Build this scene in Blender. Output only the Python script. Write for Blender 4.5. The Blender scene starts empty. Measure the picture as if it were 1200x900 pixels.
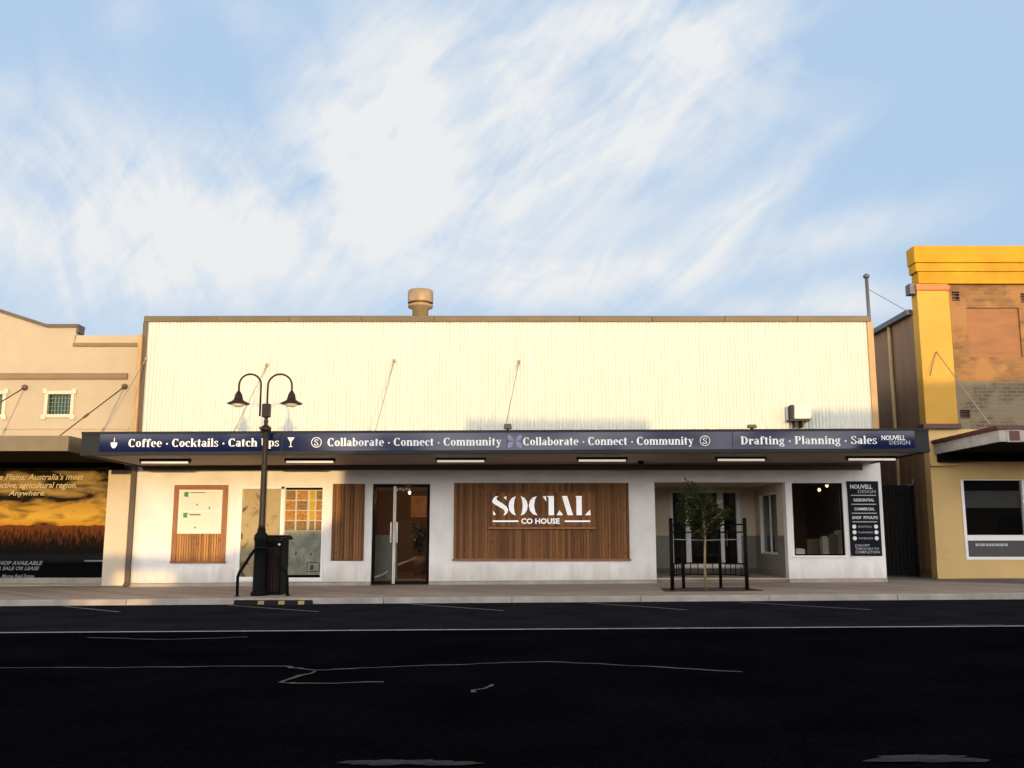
import bpy, bmesh, math, random
from mathutils import Vector, Matrix
random.seed(7)
R = math.radians
sc = bpy.context.scene
COL = sc.collection

# ------------------------------------------------------------------ camera
F = 1120.0                      # focal length in photo pixels (photo 1200 x 900)
PITCH = R(9.13)
CAMZ = 1.035
cam = bpy.data.cameras.new('camera')
cam.sensor_fit = 'HORIZONTAL'; cam.sensor_width = 36.0; cam.lens = 36.0 * F / 1200.0
cam.clip_start = 0.1; cam.clip_end = 3000
camo = bpy.data.objects.new('camera', cam); COL.objects.link(camo)
camo.location = (0, 0, CAMZ); camo.rotation_euler = (R(90) + PITCH, 0, 0)
sc.camera = camo

# ------------------------------------------------------------------ exposure
sc.view_settings.view_transform = 'Standard'
sc.view_settings.look = 'None'
sc.view_settings.gamma = 1.0
sc.view_settings.use_curve_mapping = False
sc.view_settings.exposure = 0.55
sc.cycles.use_denoising = True
sc.cycles.max_bounces = 6
sc.cycles.diffuse_bounces = 3
sc.cycles.glossy_bounces = 3
sc.cycles.transparent_max_bounces = 10
sc.cycles.caustics_reflective = False
sc.cycles.caustics_refractive = False
sc.cycles.sample_clamp_indirect = 4.0

# ------------------------------------------------------------------ sun and sky
SUN_EL = R(1.9); SUN_ROT = R(166)
SKY = 0.15
CLOUD = (3.82, 3.90, 3.98, 1.0); BLUE = (2.45, 3.4, 4.55, 1.0); GLOW = (63.0, 59.5, 57.0)
sun = bpy.data.lights.new('sun', 'SUN'); sun.energy = 2.4; sun.angle = R(0.5); sun.color = (1.0, 0.66, 0.27)
suno = bpy.data.objects.new('sun', sun); COL.objects.link(suno)
to_sun = Vector((math.sin(SUN_ROT) * math.cos(SUN_EL), math.cos(SUN_ROT) * math.cos(SUN_EL), math.sin(SUN_EL)))
suno.location = to_sun * 60
suno.rotation_euler = to_sun.to_track_quat('Z', 'Y').to_euler()

def px_dir(px, py):
    x, y = (px - 600) / F, (450 - py) / F
    return Vector((x, math.cos(PITCH) - y * math.sin(PITCH), math.sin(PITCH) + y * math.cos(PITCH)))

def build_world():
    w = bpy.data.worlds.new('World'); sc.world = w; w.use_nodes = True
    nt = w.node_tree; N = nt.nodes; L = nt.links
    for n in list(N): N.remove(n)
    out = N.new('ShaderNodeOutputWorld'); bg = N.new('ShaderNodeBackground'); bg.inputs[1].default_value = SKY
    L.new(bg.outputs[0], out.inputs[0])
    sky = N.new('ShaderNodeTexSky'); sky.sky_type = 'NISHITA'; sky.sun_disc = False
    sky.sun_elevation = SUN_EL; sky.sun_rotation = SUN_ROT
    sky.air_density = 1.0; sky.dust_density = 0.6; sky.ozone_density = 4.0
    tc = N.new('ShaderNodeTexCoord')
    def m(op, a, b=None, c=None, clamp=False):
        n = N.new('ShaderNodeMath'); n.operation = op; n.use_clamp = clamp
        for i, v in enumerate((a, b, c)):
            if v is None: continue
            if isinstance(v, (int, float)): n.inputs[i].default_value = v
            else: L.new(v, n.inputs[i])
        return n.outputs[0]
    sep = N.new('ShaderNodeSeparateXYZ'); L.new(tc.outputs['Generated'], sep.inputs[0])
    x, y, z = sep.outputs
    yy = m('MAXIMUM', y, 0.08)
    u = m('DIVIDE', x, yy); v = m('DIVIDE', z, yy)
    front = m('MULTIPLY', m('SUBTRACT', y, 0.1), 4.0, clamp=True)
    # soft cloud masses: photo px centre, radii px, rotation, weight
    blobs = [(690, 60, 190, 110, -20, .85), (820, 60, 95, 130, 25, .65), (690, 160, 150, 70, 15, .6), (470, 60, 110, 120, 0, .6), (420, 130, 90, 100, 0, .4),
             (430, 210, 120, 90, 0, .7), (570, 250, 160, 70, 10, .65), (110, 235, 240, 95, 12, 1.15), (40, 150, 70, 60, 0, .25),
             (270, 310, 130, 50, 18, .55), (60, 330, 130, 50, 0, .35), (300, 20, 120, 30, 40, .3), (690, 330, 130, 32, -4, .7), (560, 330, 140, 40, 0, .2),
             (960, 282, 130, 26, -14, .6), (900, 215, 120, 20, -38, .5), (870, 260, 80, 25, -30, .35), (1000, 350, 90, 25, 0, .5),
             (880, 362, 120, 16, 0, .4), (150, 15, 35, 30, 40, .25), (545, 105, 42, 55, 12, -.75), (380, 40, 60, 60, 0, -.15)]
    dens = None
    for (px, py, rx, ry, rot, wt) in blobs:
        d = px_dir(px, py); cu, cv = d.x / d.y, d.z / d.y
        k = 1.0 / (F * d.y)
        a = R(-rot)                                  # image y runs down
        su, sv = rx * k * 1.05, ry * k * 1.05
        du = m('SUBTRACT', u, cu); dv = m('SUBTRACT', v, cv)
        p = m('ADD', m('MULTIPLY', du, math.cos(a) / su), m('MULTIPLY', dv, math.sin(a) / su))
        q = m('ADD', m('MULTIPLY', du, -math.sin(a) / sv), m('MULTIPLY', dv, math.cos(a) / sv))
        r2 = m('ADD', m('MULTIPLY', p, p), m('MULTIPLY', q, q))
        g = m('MULTIPLY', m('POWER', 2.718, m('MULTIPLY', r2, -0.9)), wt)
        dens = g if dens is None else m('ADD', dens, g)
    def vec(a, b, c):
        n = N.new('ShaderNodeCombineXYZ')
        for i, s in enumerate((a, b, c)):
            if isinstance(s, (int, float)): n.inputs[i].default_value = s
            else: L.new(s, n.inputs[i])
        return n.outputs[0]
    def noise(vv, scale, detail, rough, dist=0.0):
        n = N.new('ShaderNodeTexNoise'); L.new(vv, n.inputs['Vector'])
        n.inputs['Scale'].default_value = scale; n.inputs['Detail'].default_value = detail
        n.inputs['Roughness'].default_value = rough; n.inputs['Distortion'].default_value = dist
        return n.outputs[0]
    # fibres: stretched along a direction that rises to the right
    def streak(ang, sa, sb, seed, scale):
        a = R(ang)
        s1 = m('ADD', m('MULTIPLY', u, math.cos(a)), m('MULTIPLY', v, math.sin(a)))
        s2 = m('ADD', m('MULTIPLY', u, -math.sin(a)), m('MULTIPLY', v, math.cos(a)))
        return noise(vec(m('MULTIPLY', s1, sa), m('MULTIPLY', s2, sb), seed), scale, 9, .56, .9)
    n1 = streak(40, 1.6, 5.5, 3.1, 3.2)
    n2 = noise(vec(u, m('MULTIPLY', v, 1.4), 7.7), 3.2, 12, .55, .9)
    n3 = streak(58, 3.0, 12.0, 9.3, 3.6)
    n4 = streak(118, 1.6, 5.0, 4.4, 3.2)
    lft = m('MULTIPLY', m('ADD', u, .12), -5.0, clamp=True)
    n13 = m('ADD', m('MULTIPLY', n1, m('SUBTRACT', 1.0, lft)), m('MULTIPLY', n4, lft))
    nn = m('ADD', m('ADD', m('MULTIPLY', n13, .36), m('MULTIPLY', n2, .50)), m('MULTIPLY', n3, .14))
    fr = m('MULTIPLY', dens, m('ADD', m('MULTIPLY', m('SUBTRACT', nn, .5), 4.6), .84))
    fr = m('ADD', fr, m('MULTIPLY', m('SUBTRACT', nn, .50), .5))
    veil = m('MULTIPLY', m('SUBTRACT', 0.42, v), .7, clamp=True)           # thin veil towards the horizon
    fr = m('MAXIMUM', m('ADD', fr, veil), 0.07)
    # behind the viewer: unseen patchy low cloud, brightened to fill the shaded walls
    zz = m('ADD', m('MAXIMUM', z, 0.0), .12)
    nb = noise(vec(m('DIVIDE', x, zz), m('DIVIDE', y, zz), 1.3), 2.6, 6, .6, .8)
    bk = m('ADD', m('MULTIPLY', m('SUBTRACT', nb, .45), 10.0, clamp=True), .10, clamp=True)
    def mixf(f, p, q, t='FLOAT'):
        n = N.new('ShaderNodeMix'); n.data_type = t
        i, j, k, o = (0, 2, 3, 0) if t == 'FLOAT' else (0, 6, 7, 2)
        L.new(f, n.inputs[i])
        for w_, idx in ((p, j), (q, k)):
            if isinstance(w_, (tuple, float)): n.inputs[idx].default_value = w_
            else: L.new(w_, n.inputs[idx])
        return n.outputs[o]
    f = mixf(front, bk, fr)
    fac = m('MULTIPLY', f, .95, clamp=True)
    hz = m('MULTIPLY', front, .76)                                         # pale blue air in front
    hazed = mixf(hz, sky.outputs[0], BLUE, 'RGBA')
    low = m('POWER', 2.718, m('MULTIPLY', m('MAXIMUM', z, 0.0), -3.2))
    sc_ = N.new('ShaderNodeVectorMath'); sc_.operation = 'SCALE'; sc_.inputs[0].default_value = GLOW; L.new(low, sc_.inputs['Scale'])
    ccol = mixf(front, sc_.outputs[0], CLOUD, 'RGBA')
    L.new(mixf(fac, hazed, ccol, 'RGBA'), bg.inputs[0])
build_world()

# ------------------------------------------------------------------ measuring helpers (photo px -> metres on a real plane)
YF = 23.5                                            # the shop front
def X(px, py, Y):
    d = px_dir(px, py); return d.x / d.y * Y
def Z(py, Y):
    d = px_dir(600, py); return CAMZ + d.z / d.y * Y
def PT(px, py, Y): return Vector((X(px, py, Y), Y, Z(py, Y)))
GR = 0.0065                                          # the street rises to the right
def cl(x): return max(-40.0, min(40.0, x))
ROADP = [(-400, -.2), (-6, -.2), (4, -.11), (12.85, -.155), (18.99, -.215)]
def road_z(x, y):
    for (a, za), (b, zb) in zip(ROADP, ROADP[1:]):
        if y <= b:
            return za + (zb - za) * (y - a) / (b - a) + GR * cl(x)
    return ROADP[-1][1] + GR * cl(x)
def foot_z(x, y):
    t = max(0.0, min(1.0, (y - 19.0) / 4.5))
    return -.105 + .03 * t + GR * cl(x)
def on_road(px, py):
    Y = 10.0
    for _ in range(30):
        d = px_dir(px, py); x = d.x / d.y * Y
        Y = (road_z(x, Y) - CAMZ) / (d.z / d.y)
    return Vector((d.x / d.y * Y, Y, road_z(d.x / d.y * Y, Y)))

# ------------------------------------------------------------------ mesh helpers
OFF = {}
def tag(o, label=None, cat=None, group=None, kind=None):
    if label: o['label'] = label
    if cat: o['category'] = cat
    if group: o['group'] = group
    if kind: o['kind'] = kind
    return o
def thing(name, loc, label, cat, group=None):
    o = bpy.data.objects.new(name, None); COL.objects.link(o)
    o.location = loc; OFF[o] = Vector(loc); o.empty_display_size = .2
    return tag(o, label, cat, group)

class MB:
    def __init__(s): s.bm = bmesh.new()
    def quad(s, *pts):
        return s.bm.faces.new([s.bm.verts.new(p) for p in pts])
    def box(s, x0, x1, y0, y1, z0, z1):
        v = [s.bm.verts.new((x, y, z)) for z in (z0, z1) for y in (y0, y1) for x in (x0, x1)]
        for f in ((0, 2, 3, 1), (4, 5, 7, 6), (0, 1, 5, 4), (2, 6, 7, 3), (0, 4, 6, 2), (1, 3, 7, 5)):
            s.bm.faces.new([v[i] for i in f])
        return s
    def hexa(s, a, b):
        """prism between two matching rings of points"""
        va = [s.bm.verts.new(p) for p in a]; vb = [s.bm.verts.new(p) for p in b]
        n = len(a)
        s.bm.faces.new(va[::-1]); s.bm.faces.new(vb)
        for i in range(n):
            s.bm.faces.new((va[i], va[(i + 1) % n], vb[(i + 1) % n], vb[i]))
        return s
    def prism_y(s, pts, y0, y1):
        """pts: (x, z) outline; front face at y0"""
        return s.hexa([(x, y1, z) for x, z in pts], [(x, y0, z) for x, z in pts])
    def prism_x(s, pts, x0, x1):
        return s.hexa([(x0, y, z) for y, z in pts], [(x1, y, z) for y, z in pts])
    def tube(s, path, r, n=8, caps=True):
        path = [Vector(p) for p in path]
        rr = r if isinstance(r, (list, tuple)) else [r] * len(path)
        rings = []; prev = None
        for i, p in enumerate(path):
            t = (path[min(i + 1, len(path) - 1)] - path[max(i - 1, 0)]).normalized()
            if prev is None:
                a = t.orthogonal().normalized()
            else:
                a = (prev - t * prev.dot(t)).normalized()
            prev = a; b = t.cross(a)
            rings.append([s.bm.verts.new(p + (a * math.cos(2 * math.pi * k / n) + b * math.sin(2 * math.pi * k / n)) * rr[i]) for k in range(n)])
        for r0, r1 in zip(rings, rings[1:]):
            for k in range(n):
                f = s.bm.faces.new((r0[k], r0[(k + 1) % n], r1[(k + 1) % n], r1[k])); f.smooth = True
        if caps:
            s.bm.faces.new(rings[0][::-1]); s.bm.faces.new(rings[-1])
        return s
    def lathe(s, c, prof, n=20, smooth=True):
        """prof: (radius, z) from bottom to top about the vertical through c"""
        rings = []
        for r, z in prof:
            rings.append([s.bm.verts.new((c[0] + max(r, .0005) * math.cos(2 * math.pi * k / n), c[1] + max(r, .0005) * math.sin(2 * math.pi * k / n), c[2] + z)) for k in range(n)])
        for r0, r1 in zip(rings, rings[1:]):
            for k in range(n):
                f = s.bm.faces.new((r0[k], r0[(k + 1) % n], r1[(k + 1) % n], r1[k])); f.smooth = smooth
        s.bm.faces.new(rings[0][::-1]); s.bm.faces.new(rings[-1])
        return s
    def holed_wall(s, x0, x1, z0, z1, yf, yb, holes):
        """a slab in X/Z with rectangular openings, reveals included"""
        xs = sorted({x0, x1, *[h[0] for h in holes], *[h[1] for h in holes]})
        zs = sorted({z0, z1, *[h[2] for h in holes], *[h[3] for h in holes]})
        def void(i, j):
            if i < 0 or j < 0 or i >= len(xs) - 1 or j >= len(zs) - 1: return True
            cx, cz = (xs[i] + xs[i + 1]) / 2, (zs[j] + zs[j + 1]) / 2
            if not (x0 < cx < x1 and z0 < cz < z1): return True
            return any(h[0] < cx < h[1] and h[2] < cz < h[3] for h in holes)
        for i in range(len(xs) - 1):
            for j in range(len(zs) - 1):
                if void(i, j): continue
                a, b, c, d = xs[i], xs[i + 1], zs[j], zs[j + 1]
                s.quad((a, yf, c), (b, yf, c), (b, yf, d), (a, yf, d))
                s.quad((b, yb, c), (a, yb, c), (a, yb, d), (b, yb, d))
                if void(i - 1, j): s.quad((a, yb, c), (a, yf, c), (a, yf, d), (a, yb, d))
                if void(i + 1, j): s.quad((b, yf, c), (b, yb, c), (b, yb, d), (b, yf, d))
                if void(i, j - 1): s.quad((a, yb, c), (b, yb, c), (b, yf, c), (a, yf, c))
                if void(i, j + 1): s.quad((a, yf, d), (b, yf, d), (b, yb, d), (a, yb, d))
        bmesh.ops.remove_doubles(s.bm, verts=s.bm.verts, dist=1e-5)
        return s
    def build(s, name, mat, parent=None, bevel=0.0, label=None, fix=True):
        if fix: bmesh.ops.recalc_face_normals(s.bm, faces=s.bm.faces)
        off = OFF.get(parent, Vector()) if parent else Vector()
        if parent: bmesh.ops.translate(s.bm, verts=s.bm.verts, vec=-off)
        me = bpy.data.meshes.new(name); s.bm.to_mesh(me); s.bm.free()
        me.materials.append(mat)
        o = bpy.data.objects.new(name, me); COL.objects.link(o)
        if parent: o.parent = parent; OFF[o] = off
        if bevel:
            b = o.modifiers.new('bevel', 'BEVEL'); b.width = bevel; b.segments = 2; b.limit_method = 'ANGLE'
        if label: o['label'] = label
        return o
def solo(mb, name, mat, loc, label, cat, group=None, bevel=0.0):
    """a thing that is one mesh, with its origin at its base"""
    h = bpy.data.objects.new('h', None); OFF[h] = Vector(loc)
    bmesh.ops.translate(mb.bm, verts=mb.bm.verts, vec=-Vector(loc))
    o = mb.build(name, mat, None, bevel); o.location = loc; OFF[o] = Vector(loc)
    bpy.data.objects.remove(h)
    return tag(o, label, cat, group)
def copy_tree(o, parent=None):
    c = o.copy(); COL.objects.link(c)
    if parent: c.parent = parent
    for ch in list(o.children): copy_tree(ch, c)
    return c

# ------------------------------------------------------------------ materials
MATS = {}
def S(r, g, b):
    f = lambda c: (c / 255 / 12.92) if c / 255 <= .04045 else ((c / 255 + .055) / 1.055) ** 2.4
    return (f(r), f(g), f(b))
def mat(name, col, rough=.6, metal=0.0, var=.12, scale=3.0, bump=0.0, bscale=40.0, spec=.5, emit=None, estr=0.0, stretch=(1, 1, 1), coat=0.0):
    m = bpy.data.materials.new(name); m.use_nodes = True
    nt = m.node_tree; b = nt.nodes['Principled BSDF']; L = nt.links
    b.inputs['Roughness'].default_value = rough; b.inputs['Metallic'].default_value = metal
    b.inputs['Specular IOR Level'].default_value = spec
    b.inputs['Coat Weight'].default_value = coat; b.inputs['Coat Roughness'].default_value = .04
    tc = nt.nodes.new('ShaderNodeTexCoord'); mp = nt.nodes.new('ShaderNodeMapping'); mp.inputs['Scale'].default_value = stretch
    L.new(tc.outputs['Object'], mp.inputs[0])
    n = nt.nodes.new('ShaderNodeTexNoise'); n.inputs['Scale'].default_value = scale; n.inputs['Detail'].default_value = 7; n.inputs['Roughness'].default_value = .6
    L.new(mp.outputs[0], n.inputs['Vector'])
    mr = nt.nodes.new('ShaderNodeMapRange'); mr.inputs['From Min'].default_value = .3; mr.inputs['From Max'].default_value = .7
    mr.inputs['To Min'].default_value = 1 - var; mr.inputs['To Max'].default_value = 1 + var
    L.new(n.outputs[0], mr.inputs[0])
    mx = nt.nodes.new('ShaderNodeVectorMath'); mx.operation = 'MULTIPLY'; mx.inputs[0].default_value = col
    L.new(mr.outputs[0], mx.inputs[1]); L.new(mx.outputs[0], b.inputs['Base Color'])
    if bump:
        n2 = nt.nodes.new('ShaderNodeTexNoise'); n2.inputs['Scale'].default_value = bscale; n2.inputs['Detail'].default_value = 4
        L.new(tc.outputs['Object'], n2.inputs['Vector'])
        bp = nt.nodes.new('ShaderNodeBump'); bp.inputs['Strength'].default_value = bump; bp.inputs['Distance'].default_value = .02
        L.new(n2.outputs[0], bp.inputs['Height']); L.new(bp.outputs[0], b.inputs['Normal'])
    if emit:
        b.inputs['Emission Color'].default_value = (*emit, 1); b.inputs['Emission Strength'].default_value = estr
    return m

def brick_mat(name, c1, c2, mortar, bw=.23, bh=.076, ms=.01, rough=.6, bump=.3, offset=(0, 0, 0), patch=None, splash=None):
    m = bpy.data.materials.new(name); m.use_nodes = True
    nt = m.node_tree; b = nt.nodes['Principled BSDF']; L = nt.links; b.inputs['Roughness'].default_value = rough
    tc = nt.nodes.new('ShaderNodeTexCoord'); sp = nt.nodes.new('ShaderNodeSeparateXYZ'); L.new(tc.outputs['Object'], sp.inputs[0])
    cb = nt.nodes.new('ShaderNodeCombineXYZ')
    ad = nt.nodes.new('ShaderNodeMath'); ad.operation = 'ADD'; L.new(sp.outputs[0], ad.inputs[0]); L.new(sp.outputs[1], ad.inputs[1])
    L.new(ad.outputs[0], cb.inputs[0]); L.new(sp.outputs[2], cb.inputs[1])
    br = nt.nodes.new('ShaderNodeTexBrick'); L.new(cb.outputs[0], br.inputs['Vector'])
    br.inputs['Scale'].default_value = 1; br.inputs['Brick Width'].default_value = bw; br.inputs['Row Height'].default_value = bh
    br.inputs['Mortar Size'].default_value = ms; br.inputs['Mortar Smooth'].default_value = .4; br.inputs['Bias'].default_value = 0
    br.inputs['Color1'].default_value = (*c1, 1); br.inputs['Color2'].default_value = (*c2, 1); br.inputs['Mortar'].default_value = (*mortar, 1)
    n = nt.nodes.new('ShaderNodeTexNoise'); n.inputs['Scale'].default_value = 1.3; n.inputs['Detail'].default_value = 8; L.new(tc.outputs['Object'], n.inputs['Vector'])
    mr = nt.nodes.new('ShaderNodeMapRange'); mr.inputs['From Min'].default_value = .3; mr.inputs['From Max'].default_value = .7
    mr.inputs['To Min'].default_value = .88; mr.inputs['To Max'].default_value = 1.08; L.new(n.outputs[0], mr.inputs[0])
    mx = nt.nodes.new('ShaderNodeVectorMath'); mx.operation = 'MULTIPLY'; L.new(br.outputs[0], mx.inputs[0]); L.new(mr.outputs[0], mx.inputs[1])
    src = mx.outputs[0]
    if patch:
        n3 = nt.nodes.new('ShaderNodeTexNoise'); n3.inputs['Scale'].default_value = 1.1; n3.inputs['Detail'].default_value = 6; L.new(tc.outputs['Object'], n3.inputs['Vector'])
        m3 = nt.nodes.new('ShaderNodeMapRange'); m3.inputs['From Min'].default_value = .46; m3.inputs['From Max'].default_value = .54; L.new(n3.outputs[0], m3.inputs[0])
        mm = nt.nodes.new('ShaderNodeMix'); mm.data_type = 'RGBA'; L.new(m3.outputs[0], mm.inputs[0]); L.new(src, mm.inputs[6]); mm.inputs[7].default_value = (*patch, 1)
        src = mm.outputs[2]
    if splash:                                       # rain-splash dirt with a ragged top edge, and faint runs down the wall
        mp = nt.nodes.new('ShaderNodeMapping'); mp.inputs['Scale'].default_value = (2.2, 2.2, .5); L.new(tc.outputs['Object'], mp.inputs[0])
        n4 = nt.nodes.new('ShaderNodeTexNoise'); n4.inputs['Scale'].default_value = 2.5; n4.inputs['Detail'].default_value = 9; L.new(mp.outputs[0], n4.inputs['Vector'])
        sm = nt.nodes.new('ShaderNodeMath'); sm.operation = 'MULTIPLY_ADD'; L.new(n4.outputs[0], sm.inputs[0]); sm.inputs[1].default_value = -.75; L.new(sp.outputs[2], sm.inputs[2])
        m4 = nt.nodes.new('ShaderNodeMapRange'); m4.inputs['From Min'].default_value = -.30; m4.inputs['From Max'].default_value = .12; m4.inputs['To Min'].default_value = .55; m4.inputs['To Max'].default_value = 0; L.new(sm.outputs[0], m4.inputs[0])
        m5 = nt.nodes.new('ShaderNodeMapRange'); m5.inputs['From Min'].default_value = .56; m5.inputs['From Max'].default_value = .76; m5.inputs['To Max'].default_value = .16; L.new(n4.outputs[0], m5.inputs[0])
        mxx = nt.nodes.new('ShaderNodeMath'); mxx.operation = 'MAXIMUM'; L.new(m4.outputs[0], mxx.inputs[0]); L.new(m5.outputs[0], mxx.inputs[1])
        mm = nt.nodes.new('ShaderNodeMix'); mm.data_type = 'RGBA'; L.new(mxx.outputs[0], mm.inputs[0]); L.new(src, mm.inputs[6]); mm.inputs[7].default_value = (*splash, 1)
        src = mm.outputs[2]
    L.new(src, b.inputs['Base Color'])
    bp = nt.nodes.new('ShaderNodeBump'); bp.inputs['Strength'].default_value = bump; bp.inputs['Distance'].default_value = .01; bp.invert = True
    L.new(br.outputs[1], bp.inputs['Height']); L.new(bp.outputs[0], b.inputs['Normal'])
    return m

def wood_mat(name, c1, c2, board=.075, rough=.45):
    """vertical boards: each its own tone, with grain and knots"""
    m = bpy.data.materials.new(name); m.use_nodes = True
    nt = m.node_tree; b = nt.nodes['Principled BSDF']; L = nt.links; b.inputs['Roughness'].default_value = rough
    N = nt.nodes
    tc = N.new('ShaderNodeTexCoord'); sp = N.new('ShaderNodeSeparateXYZ'); L.new(tc.outputs['Object'], sp.inputs[0])
    def mt(op, a, bb=0.0):
        n = N.new('ShaderNodeMath'); n.operation = op
        for i, v in enumerate((a, bb)):
            if isinstance(v, (int, float)): n.inputs[i].default_value = v
            else: L.new(v, n.inputs[i])
        return n.outputs[0]
    idx = mt('FLOOR', mt('DIVIDE', sp.outputs[0], board))
    wn = N.new('ShaderNodeTexWhiteNoise'); wn.noise_dimensions = '1D'; L.new(idx, wn.inputs['W'])
    cb = N.new('ShaderNodeCombineXYZ'); L.new(mt('MULTIPLY', sp.outputs[0], 26.0), cb.inputs[0]); L.new(mt('MULTIPLY', idx, 3.7), cb.inputs[1]); L.new(mt('MULTIPLY', sp.outputs[2], 1.6), cb.inputs[2])
    gn = N.new('ShaderNodeTexNoise'); gn.inputs['Scale'].default_value = 1.6; gn.inputs['Detail'].default_value = 6; L.new(cb.outputs[0], gn.inputs['Vector'])
    fac = mt('ADD', mt('MULTIPLY', wn.outputs[0], .75), mt('MULTIPLY', mt('SUBTRACT', gn.outputs[0], .3), .7))
    mx = N.new('ShaderNodeMix'); mx.data_type = 'RGBA'; L.new(fac, mx.inputs[0]); mx.inputs[6].default_value = (*c1, 1); mx.inputs[7].default_value = (*c2, 1)
    cb2 = N.new('ShaderNodeCombineXYZ'); L.new(mt('MULTIPLY', sp.outputs[0], 1.9), cb2.inputs[0]); L.new(mt('MULTIPLY', idx, .63), cb2.inputs[1]); L.new(sp.outputs[2], cb2.inputs[2])
    vo = N.new('ShaderNodeTexVoronoi'); vo.inputs['Scale'].default_value = 4.2; L.new(cb2.outputs[0], vo.inputs['Vector'])
    kn = N.new('ShaderNodeMapRange'); kn.inputs['From Min'].default_value = .06; kn.inputs['From Max'].default_value = .2; kn.inputs['To Min'].default_value = .3; kn.inputs['To Max'].default_value = 1; L.new(vo.outputs['Distance'], kn.inputs[0])
    ml = N.new('ShaderNodeVectorMath'); ml.operation = 'MULTIPLY'; L.new(mx.outputs[2], ml.inputs[0]); L.new(kn.outputs[0], ml.inputs[1])
    L.new(ml.outputs[0], b.inputs['Base Color'])
    return m

def glass_mat(name, tint=(.9, .92, .92), refl=1.0):
    m = bpy.data.materials.new(name); m.use_nodes = True
    nt = m.node_tree; L = nt.links
    for n in list(nt.nodes): nt.nodes.remove(n)
    out = nt.nodes.new('ShaderNodeOutputMaterial'); mix = nt.nodes.new('ShaderNodeMixShader')
    tr = nt.nodes.new('ShaderNodeBsdfTransparent'); tr.inputs[0].default_value = (*tint, 1)
    gl = nt.nodes.new('ShaderNodeBsdfGlossy'); gl.inputs['Roughness'].default_value = .01
    fr = nt.nodes.new('ShaderNodeFresnel'); fr.inputs[0].default_value = 1.5
    L.new(fr.outputs[0], mix.inputs[0]); L.new(tr.outputs[0], mix.inputs[1]); L.new(gl.outputs[0], mix.inputs[2]); L.new(mix.outputs[0], out.inputs[0])
    return m

M = {}
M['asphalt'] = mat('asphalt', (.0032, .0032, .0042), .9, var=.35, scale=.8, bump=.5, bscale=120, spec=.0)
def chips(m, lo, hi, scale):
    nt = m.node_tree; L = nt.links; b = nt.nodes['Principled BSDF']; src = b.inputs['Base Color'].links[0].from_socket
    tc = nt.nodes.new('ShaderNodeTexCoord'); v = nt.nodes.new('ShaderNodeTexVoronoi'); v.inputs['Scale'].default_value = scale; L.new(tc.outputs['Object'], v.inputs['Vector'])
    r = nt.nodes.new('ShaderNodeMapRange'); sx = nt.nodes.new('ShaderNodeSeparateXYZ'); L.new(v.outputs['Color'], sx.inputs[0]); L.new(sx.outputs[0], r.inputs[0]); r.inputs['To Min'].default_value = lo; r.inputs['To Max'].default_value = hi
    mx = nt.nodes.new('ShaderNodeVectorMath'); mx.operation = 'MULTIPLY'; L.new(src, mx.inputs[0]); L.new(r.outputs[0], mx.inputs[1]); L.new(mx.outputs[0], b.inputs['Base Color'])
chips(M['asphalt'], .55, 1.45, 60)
M['line_paint'] = mat('line_paint', (.26, .26, .27), .7, var=.35, scale=9)
M['faded_paint'] = mat('faded_paint', (.026, .026, .027), .85, spec=.1, var=.5, scale=20)
M['worn_paint'] = mat('worn_paint', (.075, .075, .08), .8, var=.6, scale=14)
M['crack'] = mat('crack_sealant', (.0068, .0068, .008), .6, var=.4, scale=12)
M['kerb'] = mat('kerb_concrete', (.30, .275, .245), .85, var=.25, scale=2.2, bump=.3)
M['footpath'] = brick_mat('footpath_pavers', (.33, .265, .22), (.24, .19, .16), (.13, .11, .095), .4, .4, .010, .75, .25)
M['ground'] = mat('ground', (.09, .08, .06), .9)
M['clad'] = mat('cream_corrugated_steel', (.55, .55, .48), .5, var=.06, scale=1.6, stretch=(4.0, 1, .18), spec=.3)
M['capping'] = mat('olive_capping', (.10, .072, .032), .55, var=.25, scale=1.2)
M['sunlit_ochre'] = mat('sunlit_ochre_trim', (.36, .22, .085), .55, var=.15)  # sunlit tone put into the trim colour
M['frame_brown'] = mat('brown_trim', (.085, .062, .045), .6, var=.15)
M['white_brick'] = brick_mat('white_painted_brick', (.76, .75, .735), (.755, .745, .73), (.745, .735, .72), .23, .076, .006, .42, .06, splash=(.42, .37, .31))
M['white'] = mat('white_paint', (.80, .795, .78), .4, var=.03)
M['plinth'] = mat('concrete_plinth', (.33, .30, .26), .8, var=.2)
M['wood'] = wood_mat('cedar_boards', (.080, .028, .006), (.29, .120, .028), rough=.75)
M['wood_warm'] = wood_mat('oiled_pine_boards', (.20, .075, .014), (.50, .24, .06), board=.06)
M['wood_frame'] = mat('timber_frame', (.27, .105, .03), .5, var=.25, scale=6, stretch=(4, 4, .6))
M['navy'] = mat('navy_vinyl', (.003, .007, .042), .06, var=.1, spec=.25, coat=.0)
M['fascia'] = mat('dark_fascia_steel', (.012, .012, .014), .5, spec=.2, var=.2)
M['soffit'] = mat('brown_soffit_lining', (.34, .26, .20), .6, var=.15, scale=2, stretch=(.3, 2, 1))
M['beam'] = mat('dark_brown_beam', (.085, .058, .04), .6)
M['letter'] = mat('white_vinyl', (.74, .74, .74), .4, var=.02)
M['lit_letter'] = mat('lit_white_letters', (.85, .85, .85), .4, var=.0, emit=(1, .97, .94), estr=.26)
M['letter_grey'] = mat('grey_vinyl', (.40, .41, .43), .4, var=.02)
M['petal'] = mat('pale_blue_vinyl', (.13, .155, .27), .3, var=.1)
M['tube'] = mat('lit_tube', (.8, .8, .8), .4, emit=(1, .86, .70), estr=.42)
M['black'] = mat('black_powder_coat', (.0045, .0045, .005), .55, var=.1, spec=.05)
M['lamp_iron'] = mat('dark_bronze_paint', (.014, .008, .0045), .45, var=.2, spec=.22)
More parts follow.
